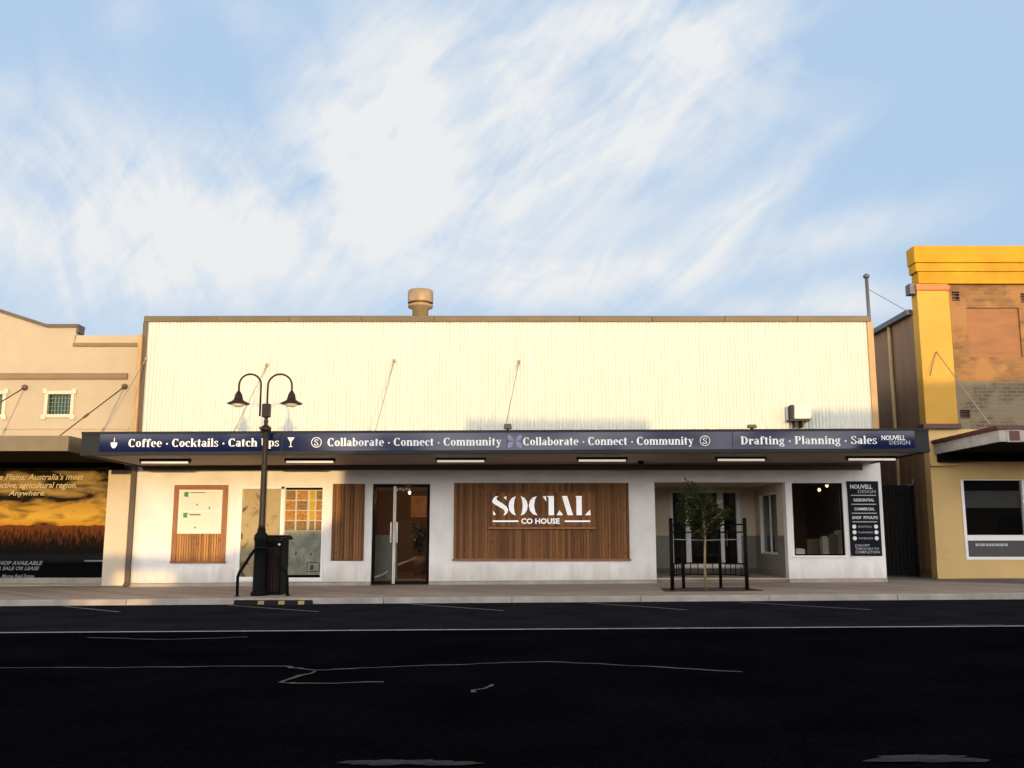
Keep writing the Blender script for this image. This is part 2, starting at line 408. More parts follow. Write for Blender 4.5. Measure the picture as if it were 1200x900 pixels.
M['globe'] = mat('opal_globe', (.75, .68, .55), .25, var=.02)
M['galv'] = mat('galvanised_steel', (.26, .18, .09), .5, metal=.2, var=.2)
M['galv_pale'] = mat('pale_aluminium', (.55, .50, .44), .4, metal=.3, var=.05)
M['rod'] = mat('steel_rod', (.30, .25, .18), .5, metal=.2)
M['rod_dark'] = mat('rusted_rod', (.10, .06, .035), .6)
M['dark_inside'] = mat('dark_interior', (.022, .018, .016), .8)
M['inside_wall'] = mat('interior_wall', (.15, .085, .045), .7)
M['inside_floor'] = mat('polished_floor', (.20, .10, .045), .16, var=.2)
M['glass'] = glass_mat('window_glass')
M['tile'] = brick_mat('grey_wall_tiles', (.20, .185, .15), (.175, .162, .13), (.13, .122, .10), .3, .3, .006, .35, .15)
M['porch_wall'] = mat('beige_render', (.64, .54, .40), .7, var=.08)
M['step_brown'] = mat('brown_step_tiles', (.17, .125, .09), .7, var=.2)
M['porch_floor'] = mat('porch_concrete', (.36, .31, .25), .6, var=.15)
M['left_wall'] = mat('peach_render', (.39, .32, .22), .8, var=.07, scale=.9, bump=.15)
M['left_band'] = mat('brown_cornice', (.19, .125, .06), .7, var=.1)
M['cream_trim'] = mat('cream_trim', (.55, .48, .36), .7, var=.06)
M['left_fascia'] = mat('tan_fascia', (.15, .112, .062), .6, var=.1)
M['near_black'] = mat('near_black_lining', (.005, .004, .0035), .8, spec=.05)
M['green_glass'] = mat('dark_green_glass', (.01, .025, .018), .1)
M['green_grid'] = mat('green_steel_grid', (.10, .17, .085), .5)
M['pillar'] = mat('cream_pillar_paint', (.62, .54, .42), .6, var=.05)
M['yellow'] = mat('yellow_paint', (.46, .235, .012), .7, spec=.2, var=.2, scale=1.2, bump=.1)
M['pillar_yellow'] = mat('faded_yellow_paint', (.50, .285, .05), .7, spec=.2, var=.12, scale=1.0)
M['yellow_cream'] = mat('cream_yellow_paint', (.58, .40, .155), .65, var=.07, scale=1.0)
M['ochre_brick'] = brick_mat('ochre_brick', (.24, .115, .03), (.15, .066, .02), (.16, .10, .045), .26, .1, .012, .8, .4, patch=(.27, .135, .04))
M['lower_brick'] = brick_mat('grey_brown_brick', (.16, .112, .062), (.10, .070, .040), (.18, .145, .10), .26, .1, .016, .85, .5, patch=(.19, .148, .09))
M['ply'] = mat('orange_plywood', (.22, .085, .020), .65, var=.22, scale=2.4, stretch=(.5, 1, 2.2))
M['maroon'] = mat('maroon_paint', (.075, .018, .010), .55)
M['terracotta'] = mat('terracotta_paint', (.50, .14, .045), .6)
M['brown_sheet'] = mat('brown_sheeting', (.19, .105, .05), .7, var=.1, scale=1)
M['tan_pipe'] = mat('tan_downpipe', (.36, .24, .12), .5)
M['gutter'] = mat('grey_gutter', (.07, .075, .08), .5)
M['white_worn'] = mat('worn_white_board', (.36, .33, .29), .7, var=.2, scale=4)
M['shop_glass_dark'] = mat('tinted_glass', (.006, .009, .008), .06)
M['blind'] = mat('grey_blind', (.045, .045, .043), .6)
M['panel_grey'] = mat('charcoal_panel', (.04, .04, .042), .4)
M['gate'] = mat('black_slats', (.004, .004, .0045), .6, spec=.1)
M['slat_brown'] = mat('red_brown_slats', (.016, .005, .004), .55, spec=.15, var=.25, scale=5, stretch=(4, 4, .5))
M['mulch'] = mat('bark_mulch', (.035, .02, .014), .95, var=.5, scale=30, bump=.8, bscale=60)
M['bark'] = mat('pale_bark', (.22, .165, .08), .8, var=.25, scale=20)
M['leaf'] = mat('green_leaves', (.021, .026, .007), .75, spec=.12, var=.6, scale=6)
M['rubber'] = mat('black_rubber', (.010, .010, .010), .8, spec=.1)
M['reflector'] = mat('yellow_reflector', (.22, .165, .035), .5, var=.2)
M['opp'] = brick_mat('brown_brick', (.2, .12, .08), (.16, .09, .06), (.2, .18, .15))
M['opp_roof'] = mat('grey_roof', (.12, .12, .12), .6)
M['hoard'] = mat('grey_timber', (.2, .17, .13), .8)
M['paper'] = mat('white_paper', (.68, .66, .58), .6, var=.03)
M['green_ink'] = mat('green_print', (.03, .22, .10), .6)
M['dark_ink'] = mat('dark_print', (.09, .08, .07), .6)
M['board_black'] = mat('black_sign_board', (.004, .006, .011), .5, spec=.1)
M['leaf_dark'] = mat('dark_house_plant', (.02, .03, .012), .5, var=.4, scale=8)
M['warm_glow'] = mat('lit_bulb', (.8, .7, .5), .4, emit=(1, .72, .42), estr=1.2)
M['orange_art'] = mat('lit_orange_panel', (.55, .26, .09), .5, var=.4, scale=3)
M['box_white'] = mat('white_carton', (.6, .57, .5), .6)
M['box_tan'] = mat('tan_carton', (.22, .15, .09), .7, var=.15)

# ------------------------------------------------------------------ lettering: BFont text and a fat serif made of simple shapes
def text_mesh(mb, body, x0, x1, zb, h, y, bold=.0, shear=0.0, depth=.004, align='fit'):
    cu = bpy.data.curves.new('t', 'FONT'); cu.body = body; cu.size = 1.0; cu.offset = bold; cu.shear = shear; cu.resolution_u = 2
    ob = bpy.data.objects.new('t', cu); COL.objects.link(ob)
    dg = bpy.context.evaluated_depsgraph_get(); me = bpy.data.meshes.new_from_object(ob.evaluated_get(dg))
    vs = [v.co.copy() for v in me.vertices]
    a, b = min(v.x for v in vs), max(v.x for v in vs)
    sx = (x1 - x0) / (b - a); sz = h / .72
    vv = [mb.bm.verts.new((x0 + (v.x - a) * sx, y, zb + v.y * sz)) for v in vs]
    for p in me.polygons:
        try: mb.bm.faces.new([vv[i] for i in p.vertices])
        except ValueError: pass
    bpy.data.objects.remove(ob); bpy.data.curves.remove(cu); bpy.data.meshes.remove(me)

TK, TN = .17, .045
def g_rect(x0, z0, x1, z1): return [[(x0, z0), (x1, z0), (x1, z1), (x0, z1)]]
def g_ring(cx, cz, rx, rz, tx=TK, tz=TN, a0=0, a1=360, n=16):
    out = []
    for i in range(n):
        t0, t1 = R(a0 + (a1 - a0) * i / n), R(a0 + (a1 - a0) * (i + 1) / n)
        o = [(cx + rx * math.cos(t), cz + rz * math.sin(t)) for t in (t0, t1)]
        q = [(cx + max(.01, rx - tx) * math.cos(t), cz + max(.01, rz - tz) * math.sin(t)) for t in (t0, t1)]
        out.append([o[0], o[1], q[1], q[0]])
    return out
def g_stem(x, z0, z1, w=TK, foot=True, head=False, s=.05):
    o = g_rect(x, z0, x + w, z1)
    if foot: o += g_rect(x - s, z0, x + w + s, z0 + .04)
    if head: o += g_rect(x - s, z1 - .04, x + w + .0, z1)
    return o
XH, CH = .52, .74
def glyph(c):
    r = g_ring
    if c == 'C': return r(.33, .37, .33, .38, .19, TN, 45, 315) + g_rect(.52, .52, .57, .74) + g_rect(.50, .0, .56, .14), .66
    if c == 'U': return g_stem(.08, .22, CH, .18, False, True) + g_rect(.0, CH - .04, .33, CH) + g_rect(.50, .22, .55, CH) + g_rect(.42, CH - .04, .63, CH) + r(.315, .24, .235, .25, .17, .07, 180, 360), .66
    if c == 'P': return g_stem(.06, 0, CH, .18) + g_rect(0, CH - .04, .3, CH) + r(.3, .54, .27, .2, .17, TN, -90, 90), .60
    if c == 'S': return r(.28, .55, .24, .2, .12, TN, 20, 200) + r(.28, .19, .26, .2, .13, TN, 180, 380) + [[(.05, .56), (.16, .42), (.53, .2), (.45, .32), (.2, .5)]] + g_rect(.46, .52, .5, .74) + g_rect(.02, 0, .06, .24), .58
    if c == 'D': return g_stem(.06, 0, CH, .18) + g_rect(0, CH - .04, .3, CH) + g_rect(0, 0, .3, .04) + r(.28, .37, .36, .37, .19, TN, -90, 90), .68
    if c == 'o': return r(.25, .26, .25, .27), .52
    if c == 'c': return r(.25, .26, .25, .27, TK, TN, 45, 315) + g_rect(.34, .34, .43, .46), .46
    if c == 'e': return r(.25, .26, .25, .27, TK, TN, 0, 310) + g_rect(.12, .25, .48, .29), .50
    if c == 'f': return g_stem(.08, 0, .6) + g_rect(0, XH - .04, .36, XH) + r(.27, .6, .19, .15, .15, TN, 20, 180) + g_rect(.33, .6, .43, .7), .40
    if c == 'k': return g_stem(.05, 0, .76, TK, True, True) + [[(.2, .22), (.46, .52), (.5, .52), (.24, .18)], [(.25, .3), (.4, .0), (.6, .0), (.36, .38)]] + g_rect(.38, .48, .58, .52), .60
    if c == 't': return g_stem(.07, .06, .66, TK, False) + g_rect(0, XH - .04, .34, XH) + r(.2, .1, .13, .1, .1, TN, 180, 330), .36
    if c == 'a': return r(.2, .16, .2, .165, .15, TN) + g_stem(.28, 0, .38, .16, False) + r(.23, .37, .21, .16, .14, TN, 0, 160) + g_rect(.28, 0, .5, .04), .50
    if c == 'i': return g_stem(.05, 0, XH, TK, True, True) + r(.135, .67, .09, .09, .089, .089, 0, 360, 10), .28
    if c == 'l': return g_stem(.05, 0, .76, TK, True, True), .28
    if c == 's': return r(.2, .38, .18, .15, .1, TN, 20, 200) + r(.2, .14, .2, .15, .1, TN, 180, 380) + [[(.03, .38), (.12, .28), (.39, .15), (.32, .24), (.14, .34)]] + g_rect(.32, .38, .36, .52) + g_rect(.0, 0, .04, .16), .42
    if c in 'hn': return g_stem(.05, 0, .76 if c == 'h' else XH, TK, True, True) + g_stem(.37, 0, .36, TK) + r(.34, .34, .2, .19, .16, .06, 0, 150), .60
    if c == 'm': return g_stem(.05, 0, XH, TK, True, True) + g_stem(.36, 0, .36, TK) + g_stem(.67, 0, .36, TK) + r(.34, .34, .19, .19, .16, .06, 0, 150) + r(.65, .34, .19, .19, .16, .06, 0, 150), .90
    if c == 'u': return g_stem(.05, .16, XH, TK, False, True) + g_stem(.38, 0, XH, TK, False, True) + r(.25, .18, .2, .19, .16, .05, 180, 340) + g_rect(.38, 0, .6, .04), .60
    if c == 'p': return g_stem(.05, -.2, XH, TK, True, True) + r(.3, .26, .25, .27, TK, TN, -150, 150), .58
    if c == 'b': return g_stem(.05, 0, .76, TK, False, True) + r(.3, .26, .25, .27, TK, TN, -150, 150), .58
    if c == 'd': return g_stem(.36, 0, .76, TK, True, True) + r(.25, .26, .25, .27, TK, TN, 30, 330), .58
    if c == 'r': return g_stem(.05, 0, XH, TK, True, True) + r(.33, .34, .14, .18, .08, .05, 40, 170) + r(.37, .42, .08, .08, .079, .079, 0, 360, 8), .46
    if c == 'y': return [[(.02, XH), (.2, XH), (.38, .04), (.28, -.02)], [(.44, XH), (.48, XH), (.26, -.2), (.2, -.14)]] + g_rect(0, XH - .04, .27, XH) + g_rect(.36, XH - .04, .56, XH) + r(.15, -.13, .09, .08, .088, .079, 0, 360, 8), .54
    if c == 'g': return r(.22, .33, .2, .19, .14, TN) + r(.24, -.08, .24, .13, .1, .05) + g_rect(.36, .45, .5, .52) + g_rect(.06, .05, .4, .11), .50
    if c == '\u2022': return r(.14, .28, .085, .085, .084, .084, 0, 360, 12), .28
    return [], .26
def serif_mesh(mb, body, x0, x1, zb, h, y, tilt=0.0):
    """body set in the fat serif, fitted between x0 and x1; h is the cap height"""
    adv = 0; items = []
    for c in body:
        polys, w = glyph(c); items.append((adv, polys)); adv += w + .035
    sx = (x1 - x0) / adv; sz = h / CH; k = 0
    for a, polys in items:
        for p in polys:
            k += 1; dy = (k % 7) * .0004
            pts = [(x0 + (a + q[0]) * sx, y - dy, zb + q[1] * sz + tilt * (a * sx)) for q in p]
            mb.bm.faces.new([mb.bm.verts.new(v) for v in pts])

# ================================================================== THE SETTING
def struct(o): o['kind'] = 'structure'; return o
b = MB(); b.quad((-900, -900, -.9), (900, -900, -.9), (900, 900, -.9), (-900, 900, -.9)); struct(b.build('ground', M['ground']))
XS = [-300, -40, -20, -10, 0, 10, 20, 40, 300]
def sheet(name, m, ys, zf, xs=XS):
    b = MB(); g = [[b.bm.verts.new((x, y, zf(x, y))) for x in xs] for y in ys]
    for r0, r1 in zip(g, g[1:]):
        for i in range(len(xs) - 1): b.bm.faces.new((r0[i], r0[i + 1], r1[i + 1], r1[i]))
    return struct(b.build(name, m))
M['lane_asphalt'] = mat('grey_asphalt', (.013, .0135, .016), .9, var=.35, scale=1.1, bump=.5, bscale=120, spec=.0)  # parking lane set lighter than the rest of the road
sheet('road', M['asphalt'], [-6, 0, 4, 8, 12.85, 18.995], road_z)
sheet('parking_lane_road', M['lane_asphalt'], [12.92, 15, 18.992], lambda x, y: road_z(x, y) + .003)
sheet('footpath', M['footpath'], [19.16, 23.5, 60], foot_z)
sheet('opposite_footpath', M['footpath'], [-60, -6.0], lambda x, y: -.07 + GR * cl(x))
def kerb(name, y0, y1, zt, zr):
    b = MB()
    for x0, x1 in zip(XS, XS[1:]):
        n = max(1, int((x1 - x0) / 2.4)) if abs(x0) <= 20 and abs(x1) <= 20 else 1
        for i in range(n):
            a, c = x0 + (x1 - x0) * i / n + .004, x0 + (x1 - x0) * (i + 1) / n - .004
            za, zc = GR * cl(a), GR * cl(c)
            b.hexa([(a, y0, zr + za), (a, y1, zr + za), (a, y1, zt + za), (a, y0 + .02, zt + za)], [(c, y0, zr + zc), (c, y1, zr + zc), (c, y1, zt + zc), (c, y0 + .02, zt + zc)])
    return struct(b.build(name, M['kerb'], bevel=.012))
kerb('kerb', 18.99, 19.165, -.100, -.40)
kerb('opposite_kerb', -6.16, -5.99, -.066, -.40)

def strip(name, m, pts, w, lift=.007):
    """a painted line that follows points on the road"""
    b = MB(); L_ = []; R_ = []
    for i, p in enumerate(pts):
        t = (pts[min(i + 1, len(pts) - 1)] - pts[max(i - 1, 0)]); n = Vector((-t.y, t.x, 0)).normalized() * (w[i] if isinstance(w, list) else w) / 2
        L_.append(p + n); R_.append(p - n)
    f = lambda p: (p.x, p.y, road_z(p.x, p.y) + lift)
    for i in range(len(pts) - 1): b.quad(f(R_[i]), f(R_[i + 1]), f(L_[i + 1]), f(L_[i]))
    return struct(b.build(name, m))
strip('road_line', M['line_paint'], [Vector((x, 12.85 + .01 * math.sin(x), 0)) for x in range(-40, 41, 5)], .11)
for a, c in (((92, 708.5), (140, 717.5)), ((275, 708), (374, 717.3)), ((483, 707.5), (590, 716)), ((688, 706.5), (805, 715)), ((868, 706), (1020, 715))):
    p, q = on_road(*a), on_road(*c); p.y = min(p.y, 18.7)
    strip('road_marking', M['worn_paint'], [p.lerp(q, t / 6) for t in range(7)], .085)
def crack(pts, w):
    P_ = [on_road(*p) for p in pts]; out = []
    for p, q in zip(P_, P_[1:]):
        for i in range(5):
            v = p.lerp(q, i / 5); v.x += random.uniform(-.04, .04); v.y += random.uniform(-.03, .03); out.append(v)
    strip('road_surface_line', M['crack'], out + [P_[-1]], [w * random.uniform(.5, 1.2) for _ in range(len(out) + 1)])
crack([(0, 783), (140, 783), (330, 781), (368, 786), (440, 783), (545, 779), (640, 776), (740, 781), (870, 788)], .05)
crack([(371, 787), (333, 800), (352, 802), (450, 800)], .05)
crack([(552, 812), (577, 803)], .05)
crack([(100, 748), (200, 750), (290, 747)], .05)
def worn(cx, cy, wx, wy, n):
    b = MB(); c = on_road(cx, cy)
    for i in range(n):
        x0 = c.x + (random.random() - .5) * wx; y0 = c.y + (random.random() - .5) * wy; r = random.uniform(.03, .10)
        k = random.randint(5, 8)
        pts = [(x0 + r * 1.9 * random.uniform(.5, 1) * math.cos(6.283 * j / k), y0 + r * .7 * random.uniform(.5, 1) * math.sin(6.283 * j / k)) for j in range(k)]
        b.bm.faces.new([b.bm.verts.new((x, y, road_z(x, y) + .007 + i * .0002)) for x, y in pts])
    struct(b.build('road_marking', M['faded_paint']))
worn(480, 896, .60, .06, 26); worn(1085, 891, .42, .10, 26); worn(1150, 733, 1.0, .10, 14)

# ================================================================== THE SHOP
XL = X(154, 660, YF); XR = X(1036, 620, YF)
ZT = Z(370.5, YF)
shop = thing('shop_building', ((XL + XR) / 2, YF, -.1), 'long single storey white shop with cream corrugated parapet and deep awning', 'shop')
def fr(x0, y0, x1, y1, Y=YF):                        # pixel rectangle (x at mid height) on plane Y
    ym = (y0 + y1) / 2
    return X(x0, ym, Y), X(x1, ym, Y), Z(y1, Y), Z(y0, Y)
zwb = lambda x: .012 + GR * x
oA = fr(203, 568.5, 266, 658)          # pinboard (no opening)
oB = fr(277.5, 570, 379, 679)          # glazed office door and window
oC = fr(389, 567, 427, 657)
oD = fr(435.5, 567, 503.3, 685.5)      # entrance
oE = fr(531.7, 566, 737.3, 655)
oF = fr(768.3, 565, 922.5, 683)        # porch
oG = fr(929.5, 566, 989, 651)          # right window
b = MB(); b.holed_wall(XL, XR, -.25, 3.0, YF, YF + .25, [oB[:2] + (Z(681, YF), oB[3]), oD[:2] + (-.3, oD[3]), oF[:2] + (-.3, oF[3]), oG])
b.build('facade_wall', M['white_brick'], shop)
def plinth(x0, x1):
    b = MB(); b.hexa([(x0, YF - .045, -.4), (x0, YF - .002, -.4), (x0, YF - .002, zwb(x0)), (x0, YF - .045, zwb(x0) - .02)], [(x1, YF - .045, -.4), (x1, YF - .002, -.4), (x1, YF - .002, zwb(x1)), (x1, YF - .045, zwb(x1) - .02)])
    b.build('plinth', M['plinth'], shop)
plinth(XL, oD[0]); plinth(oD[1], oF[0]); plinth(oF[1], XR)
# upper corrugated sheet
UL, UR = X(170, 378, YF), X(1018, 378, YF)
def corrugated(mb, x0, x1, y, z0, z1, pitch=.088, amp=.014, n=8, rows=2):
    k = int((x1 - x0) / pitch * n)
    g = []
    for j in range(rows):
        z = z0 + (z1 - z0) * j / (rows - 1)
        g.append([mb.bm.verts.new((x0 + (x1 - x0) * i / k, y + amp * math.cos(2 * math.pi * i / n), z)) for i in range(k + 1)])
    for r0, r1 in zip(g, g[1:]):
        for i in range(k):
            f = mb.bm.faces.new((r0[i], r0[i + 1], r1[i + 1], r1[i])); f.smooth = True
b = MB(); corrugated(b, UL, UR, YF - .012, 2.9, ZT - .05); b.build('upper_cladding', M['clad'], shop)
b = MB(); b.box(UL, UR, YF + .02, YF + .22, 2.95, ZT - .03); b.build('parapet_wall', M['frame_brown'], shop)
b = MB(); n = 10
for i in range(n):
    x0 = UL - .02 + (UR - UL + .04) * i / n; x1 = UL - .02 + (UR - UL + .04) * (i + 1) / n
    e = random.uniform(-.006, .006)
    b.box(x0 + .004, x1 - .004, YF - .055 + e * .3, YF + .26, Z(378, YF) + .01, ZT + e)
b.build('parapet_capping', M['capping'], shop, bevel=.008)
b = MB(); b.box(UL - .03, UL + .085, YF - .048, YF + .24, 2.9, Z(378, YF) + .008); b.build('corner_flashing', M['frame_brown'], shop, bevel=.006)
b = MB(); b.box(UR - .06, UR + .09, YF - .048, YF + .24, 2.9, Z(378, YF) + .008); b.build('corner_flashing', M['sunlit_ochre'], shop, bevel=.006, label='corner flashing with its sunlit ochre put into the colour')  # sunlit tone painted in; the matching corner gets a dark shaded tone
# body behind the front
YB = YF + 16
b = MB(); b.box(XL, XL + .2, YF + .26, YB, -.3, 5.2); b.box(XR - .2, XR, YF + .26, YB, -.3, 5.2); b.box(XL + .2, XR - .2, YB - .2, YB, -.3, 5.2)
b.build('side_walls', M['frame_brown'], shop)
b = MB(); b.hexa([(XL - .1, YF + .3, 5.6), (XR + .1, YF + .3, 5.6), (XR + .1, YF + .3, 5.7), (XL - .1, YF + .3, 5.7)], [(XL - .1, YB, 5.2), (XR + .1, YB, 5.2), (XR + .1, YB, 5.3), (XL - .1, YB, 5.3)])
roof = b.build('roof', M['opp_roof'], shop)
# roof ventilator
c = PT(492.5, 372, 25.6); c.z = 5.55; s_ = 25.6 / F
zt = Z(341, 25.6) - c.z; zm = Z(357, 25.6) - c.z; zm2 = Z(363, 25.6) - c.z
b = MB(); b.lathe(c, [(.22, 0), (.22, zm2), (.34, zm2 + .06), (.345, zm - .02), (.2, zm)], 28)
b.lathe(c, [(.345, zm + .035), (.35, zm + .05), (.35, zt - .03), (.33, zt), (.05, zt + .015)], 28)
b.lathe(c, [(.25, zm - .06), (.25, zm + .08)], 16)
b.build('roof_vent', M['galv'], roof)

# ---- awning
YA = 20.15; ZS = 2.80; TL = .0042
AL, AR = X(95, 517, YA), X(1089, 515, YA)
tz = lambda x: TL * x
aw_b = MB()
def slab(b, x0, x1, y0, y1, z0, z1, k=TL):
    b.hexa([(x0, y0, z0 + k * x0), (x0, y1, z0 + k * x0), (x0, y1, z1 + k * x0), (x0, y0, z1 + k * x0)], [(x1, y0, z0 + k * x1), (x1, y1, z0 + k * x1), (x1, y1, z1 + k * x1), (x1, y0, z1 + k * x1)])
slab(aw_b, AL + .03, AR - .03, YA + .1, YF - .03, 3.02, 3.10)
awning = aw_b.build('awning', M['opp_roof'], shop)
b = MB(); slab(b, AL, AR, YA + .012, YA + .09, ZS - .02, 3.262); slab(b, AL, AL + .06, YA + .09, YF - .05, ZS - .02, 3.2); slab(b, AR - .06, AR, YA + .09, YF - .05, ZS - .02, 3.2)
b.build('fascia', M['fascia'], awning)
b = MB(); slab(b, AL, AR, YA - .012, YA + .011, 3.235, 3.285); slab(b, AL, AR, YA - .008, YA + .011, ZS - .015, ZS + .055); b.build('edge_trim', M['fascia'], awning)
b = MB(); slab(b, AL + .065, AR - .065, YA + .095, YF - .055, ZS + .01, ZS + .03); b.build('soffit', M['soffit'], awning)
b = MB(); slab(b, XL + .15, XR - .45, YF - .05, YF - .003, ZS - .13, ZS + .005, 0); b.build('wall_beam', M['beam'], awning)
for (a, e) in (((313, 428), (271, 503)), ((462, 423), (438, 503)), ((608, 424), (590, 503)), ((171, 421), (118, 506))):
    p = PT(*a, YF - .03); q = PT(*e, YA + .25); q.z = 3.15
    d = (p - q).normalized()
    b = MB(); b.tube([q, p - d * .02], .011, 6); b.tube([p - d * .25, p - d * .12], .02, 6); b.lathe(p + Vector((0, 0, -.05)), [(.03, 0), (.045, .05), (.03, .1)], 10)
    b.build('tie_rod', M['rod'], awning)

# ---- timber infill panels
def boards(name, r, m, parent, bw, y0=YF - .038, y1=YF - .012, label=None, gap=.007):
    b = MB(); x = r[0]; i = 0
    while x < r[1] - .02:
        x1 = min(r[1], x + bw); d = random.uniform(0, .008)
        b.box(x + gap, x1 - gap, y0 - d, y1, r[2], r[3]); x = x1; i += 1
    o = b.build(name, m, parent, label=label)
    if m is M['wood']:
        b = MB(); b.box(r[0] + .001, r[1] - .001, YF - .011, YF - .002, r[2] + .001, r[3] - .001); b.build('slat_backing', M['frame_brown'], o)
    return o
boards('timber_panel', oC, M['wood'], shop, .075, label='narrow upright cedar panel beside the entrance')
boards('timber_panel', oE, M['wood'], shop, .075, label='wide cedar board panel behind the lit sign')
b = MB()
for (x0, x1, z0, z1) in ((oE[0] - .03, oE[1] + .03, oE[2] - .045, oE[2] - .002),): b.box(x0, x1, YF - .06, YF - .001, z0, z1)
b.build('panel_sill', M['wood_frame'], shop)

# ---- office door and poster window (left bay)
def bar(b, x0, x1, z0, z1, y0, y1): b.box(x0, x1, y0, y1, z0, z1)
x0, x1, z0, z1 = oB[0], oB[1], Z(681, YF), oB[3]
xm0, xm1 = X(328, 620, YF), X(331.5, 620, YF)
door = MB(); fw = .10
bar(door, x0, x0 + fw, z0, z1, YF - .02, YF + .08); bar(door, xm0, xm1, z0 + .1, z1 - .06, YF - .02, YF + .08)
bar(door, x0 + fw, xm0, z1 - .06, z1, YF - .02, YF + .08); bar(door, x0 + fw, xm0, z0, z0 + .1, YF - .02, YF + .08)
door_o = door.build('office_door', M['white'], shop, bevel=.006)
b = MB(); b.quad((x0 + fw, YF + .03, z0 + .1), (xm0, YF + .03, z0 + .1), (xm0, YF + .03, z1 - .06), (x0 + fw, YF + .03, z1 - .06)); b.build('pane', M['glass'], door_o)
b = MB(); b.tube([(x0 + .14, YF - .05, 1.0), (x0 + .14, YF - .05, 1.14)], .013); b.box(x0 + .13, x0 + .15, YF - .05, YF - .02, 1.06, 1.08); b.build('handle', M['black'], door_o)
# papered inside of the door glass
def paper_mat():
    m = bpy.data.materials.new('taped_brown_paper'); m.use_nodes = True
    nt = m.node_tree; L = nt.links; N = nt.nodes; bs = N['Principled BSDF']; bs.inputs['Roughness'].default_value = .6
    tc = N.new('ShaderNodeTexCoord')
    n = N.new('ShaderNodeTexNoise'); n.inputs['Scale'].default_value = 2.6; n.inputs['Detail'].default_value = 5; n.inputs['Distortion'].default_value = 1.0; L.new(tc.outputs['Object'], n.inputs['Vector'])
    r = N.new('ShaderNodeValToRGB'); e = r.color_ramp.elements; e[0].position = .34; e[0].color = (.12, .08, .04, 1); e[1].position = .43; e[1].color = (.56, .43, .24, 1)
    e2 = r.color_ramp.elements.new(.7); e2.color = (.62, .48, .27, 1)
    L.new(n.outputs[0], r.inputs[0]); L.new(r.outputs[0], bs.inputs['Base Color']); return m
M['door_paper'] = paper_mat()
b = MB(); b.quad((x0 + fw, YF + .05, z0 + .1), (xm0, YF + .05, z0 + .1), (xm0, YF + .05, z1 - .06), (x0 + fw, YF + .05, z1 - .06)); b.build('paper_lining', M['door_paper'], door_o)
win = MB()
wx0, wx1, wz0, wz1 = xm1 + .003, x1, z0, z1
bar(win, wx0, wx0 + .03, wz0 + .085, wz1 - .03, YF - .018, YF + .08); bar(win, wx1 - .05, wx1, wz0 + .085, wz1 - .03, YF - .018, YF + .08); bar(win, wx0, wx1, wz1 - .03, wz1, YF - .018, YF + .08); bar(win, wx0, wx1, wz0, wz0 + .085, YF - .018, YF + .08)
win_o = win.build('window', M['white'], shop, bevel=.006)
b = MB(); b.quad((wx0 + .03, YF + .03, wz0 + .085), (wx1 - .05, YF + .03, wz0 + .085), (wx1 - .05, YF + .03, wz1 - .03), (wx0 + .03, YF + .03, wz1 - .03)); b.build('pane', M['glass'], win_o)
# listings collage inside the window: cards in rows above, a pale plan below
px0, px1, pz0, pz1 = wx0 + .03, wx1 - .05, wz0 + .085, wz1 - .03
b = MB(); b.box(px0, px1, YF + .06, YF + .075, pz0, pz1); poster = b.build('window_poster', M['paper'], win_o)
M['plan'] = mat('grey_green_plan', (.42, .41, .31), .6, var=.35, scale=5)
M['card_orange'] = mat('orange_card', (.56, .24, .03), .6, var=.55, scale=16)
M['card_yellow'] = mat('yellow_card', (.72, .42, .015), .6, var=.2, scale=6)
M['card_brown'] = mat('brown_card', (.33, .17, .06), .6, var=.6, scale=22)
zmid = Z(622, YF)
b = MB(); b.box(px0, px1, YF + .054, YF + .0585, pz0 + .06, zmid); b.build('plan_sheet', M['plan'], win_o)
b = MB(); b.box(px0, px1, YF + .05, YF + .0535, pz0, pz0 + .06); b.build('dark_strip', M['near_black'], win_o)
b = MB(); b.box(px0, px1, YF + .05, YF + .0535, pz1 - .05, pz1); b.build('dark_strip', M['near_black'], win_o)
rows = 4; cols = [(0, .27), (.30, .60), (.65, .80), (.82, 1.0)]
for j in range(rows):
    za = zmid + (pz1 - .06 - zmid) * j / rows + .012; zb = zmid + (pz1 - .06 - zmid) * (j + 1) / rows - .012
    for i, (a, c) in enumerate(cols):
        mm = M['card_yellow'] if i == 2 and j else (M['card_brown'] if j == 0 or (i + j) % 3 == 0 else M['card_orange'])
        b = MB(); b.box(px0 + (px1 - px0) * a + .008, px0 + (px1 - px0) * c - .008, YF + .05, YF + .0535, za, zb); b.build('listing_card', mm, win_o)
b = MB()
for (u_, v_, w_, h_) in ((.30, .46, .05, .07), (.70, .44, .05, .06), (.12, .36, .03, .04), (.52, .40, .03, .03), (.1, .2, .04, .05), (.62, .27, .36, .02), (.62, .07, .36, .02), (.62, .07, .03, .2), (.95, .07, .03, .2), (.70, .12, .12, .1)):
    X0, Z0 = px0 + (px1 - px0) * u_, pz0 + .06 + (zmid - pz0 - .06) * v_
    b.prism_y([(X0, Z0), (X0 + w_ * (px1 - px0) * .7, Z0 - h_ * .2), (X0 + w_ * (px1 - px0), Z0 + h_), (X0 + w_ * .2 * (px1 - px0), Z0 + h_ * 1.1)], YF + .049, YF + .0535)
b.build('plan_marks', M['dark_ink'], win_o)

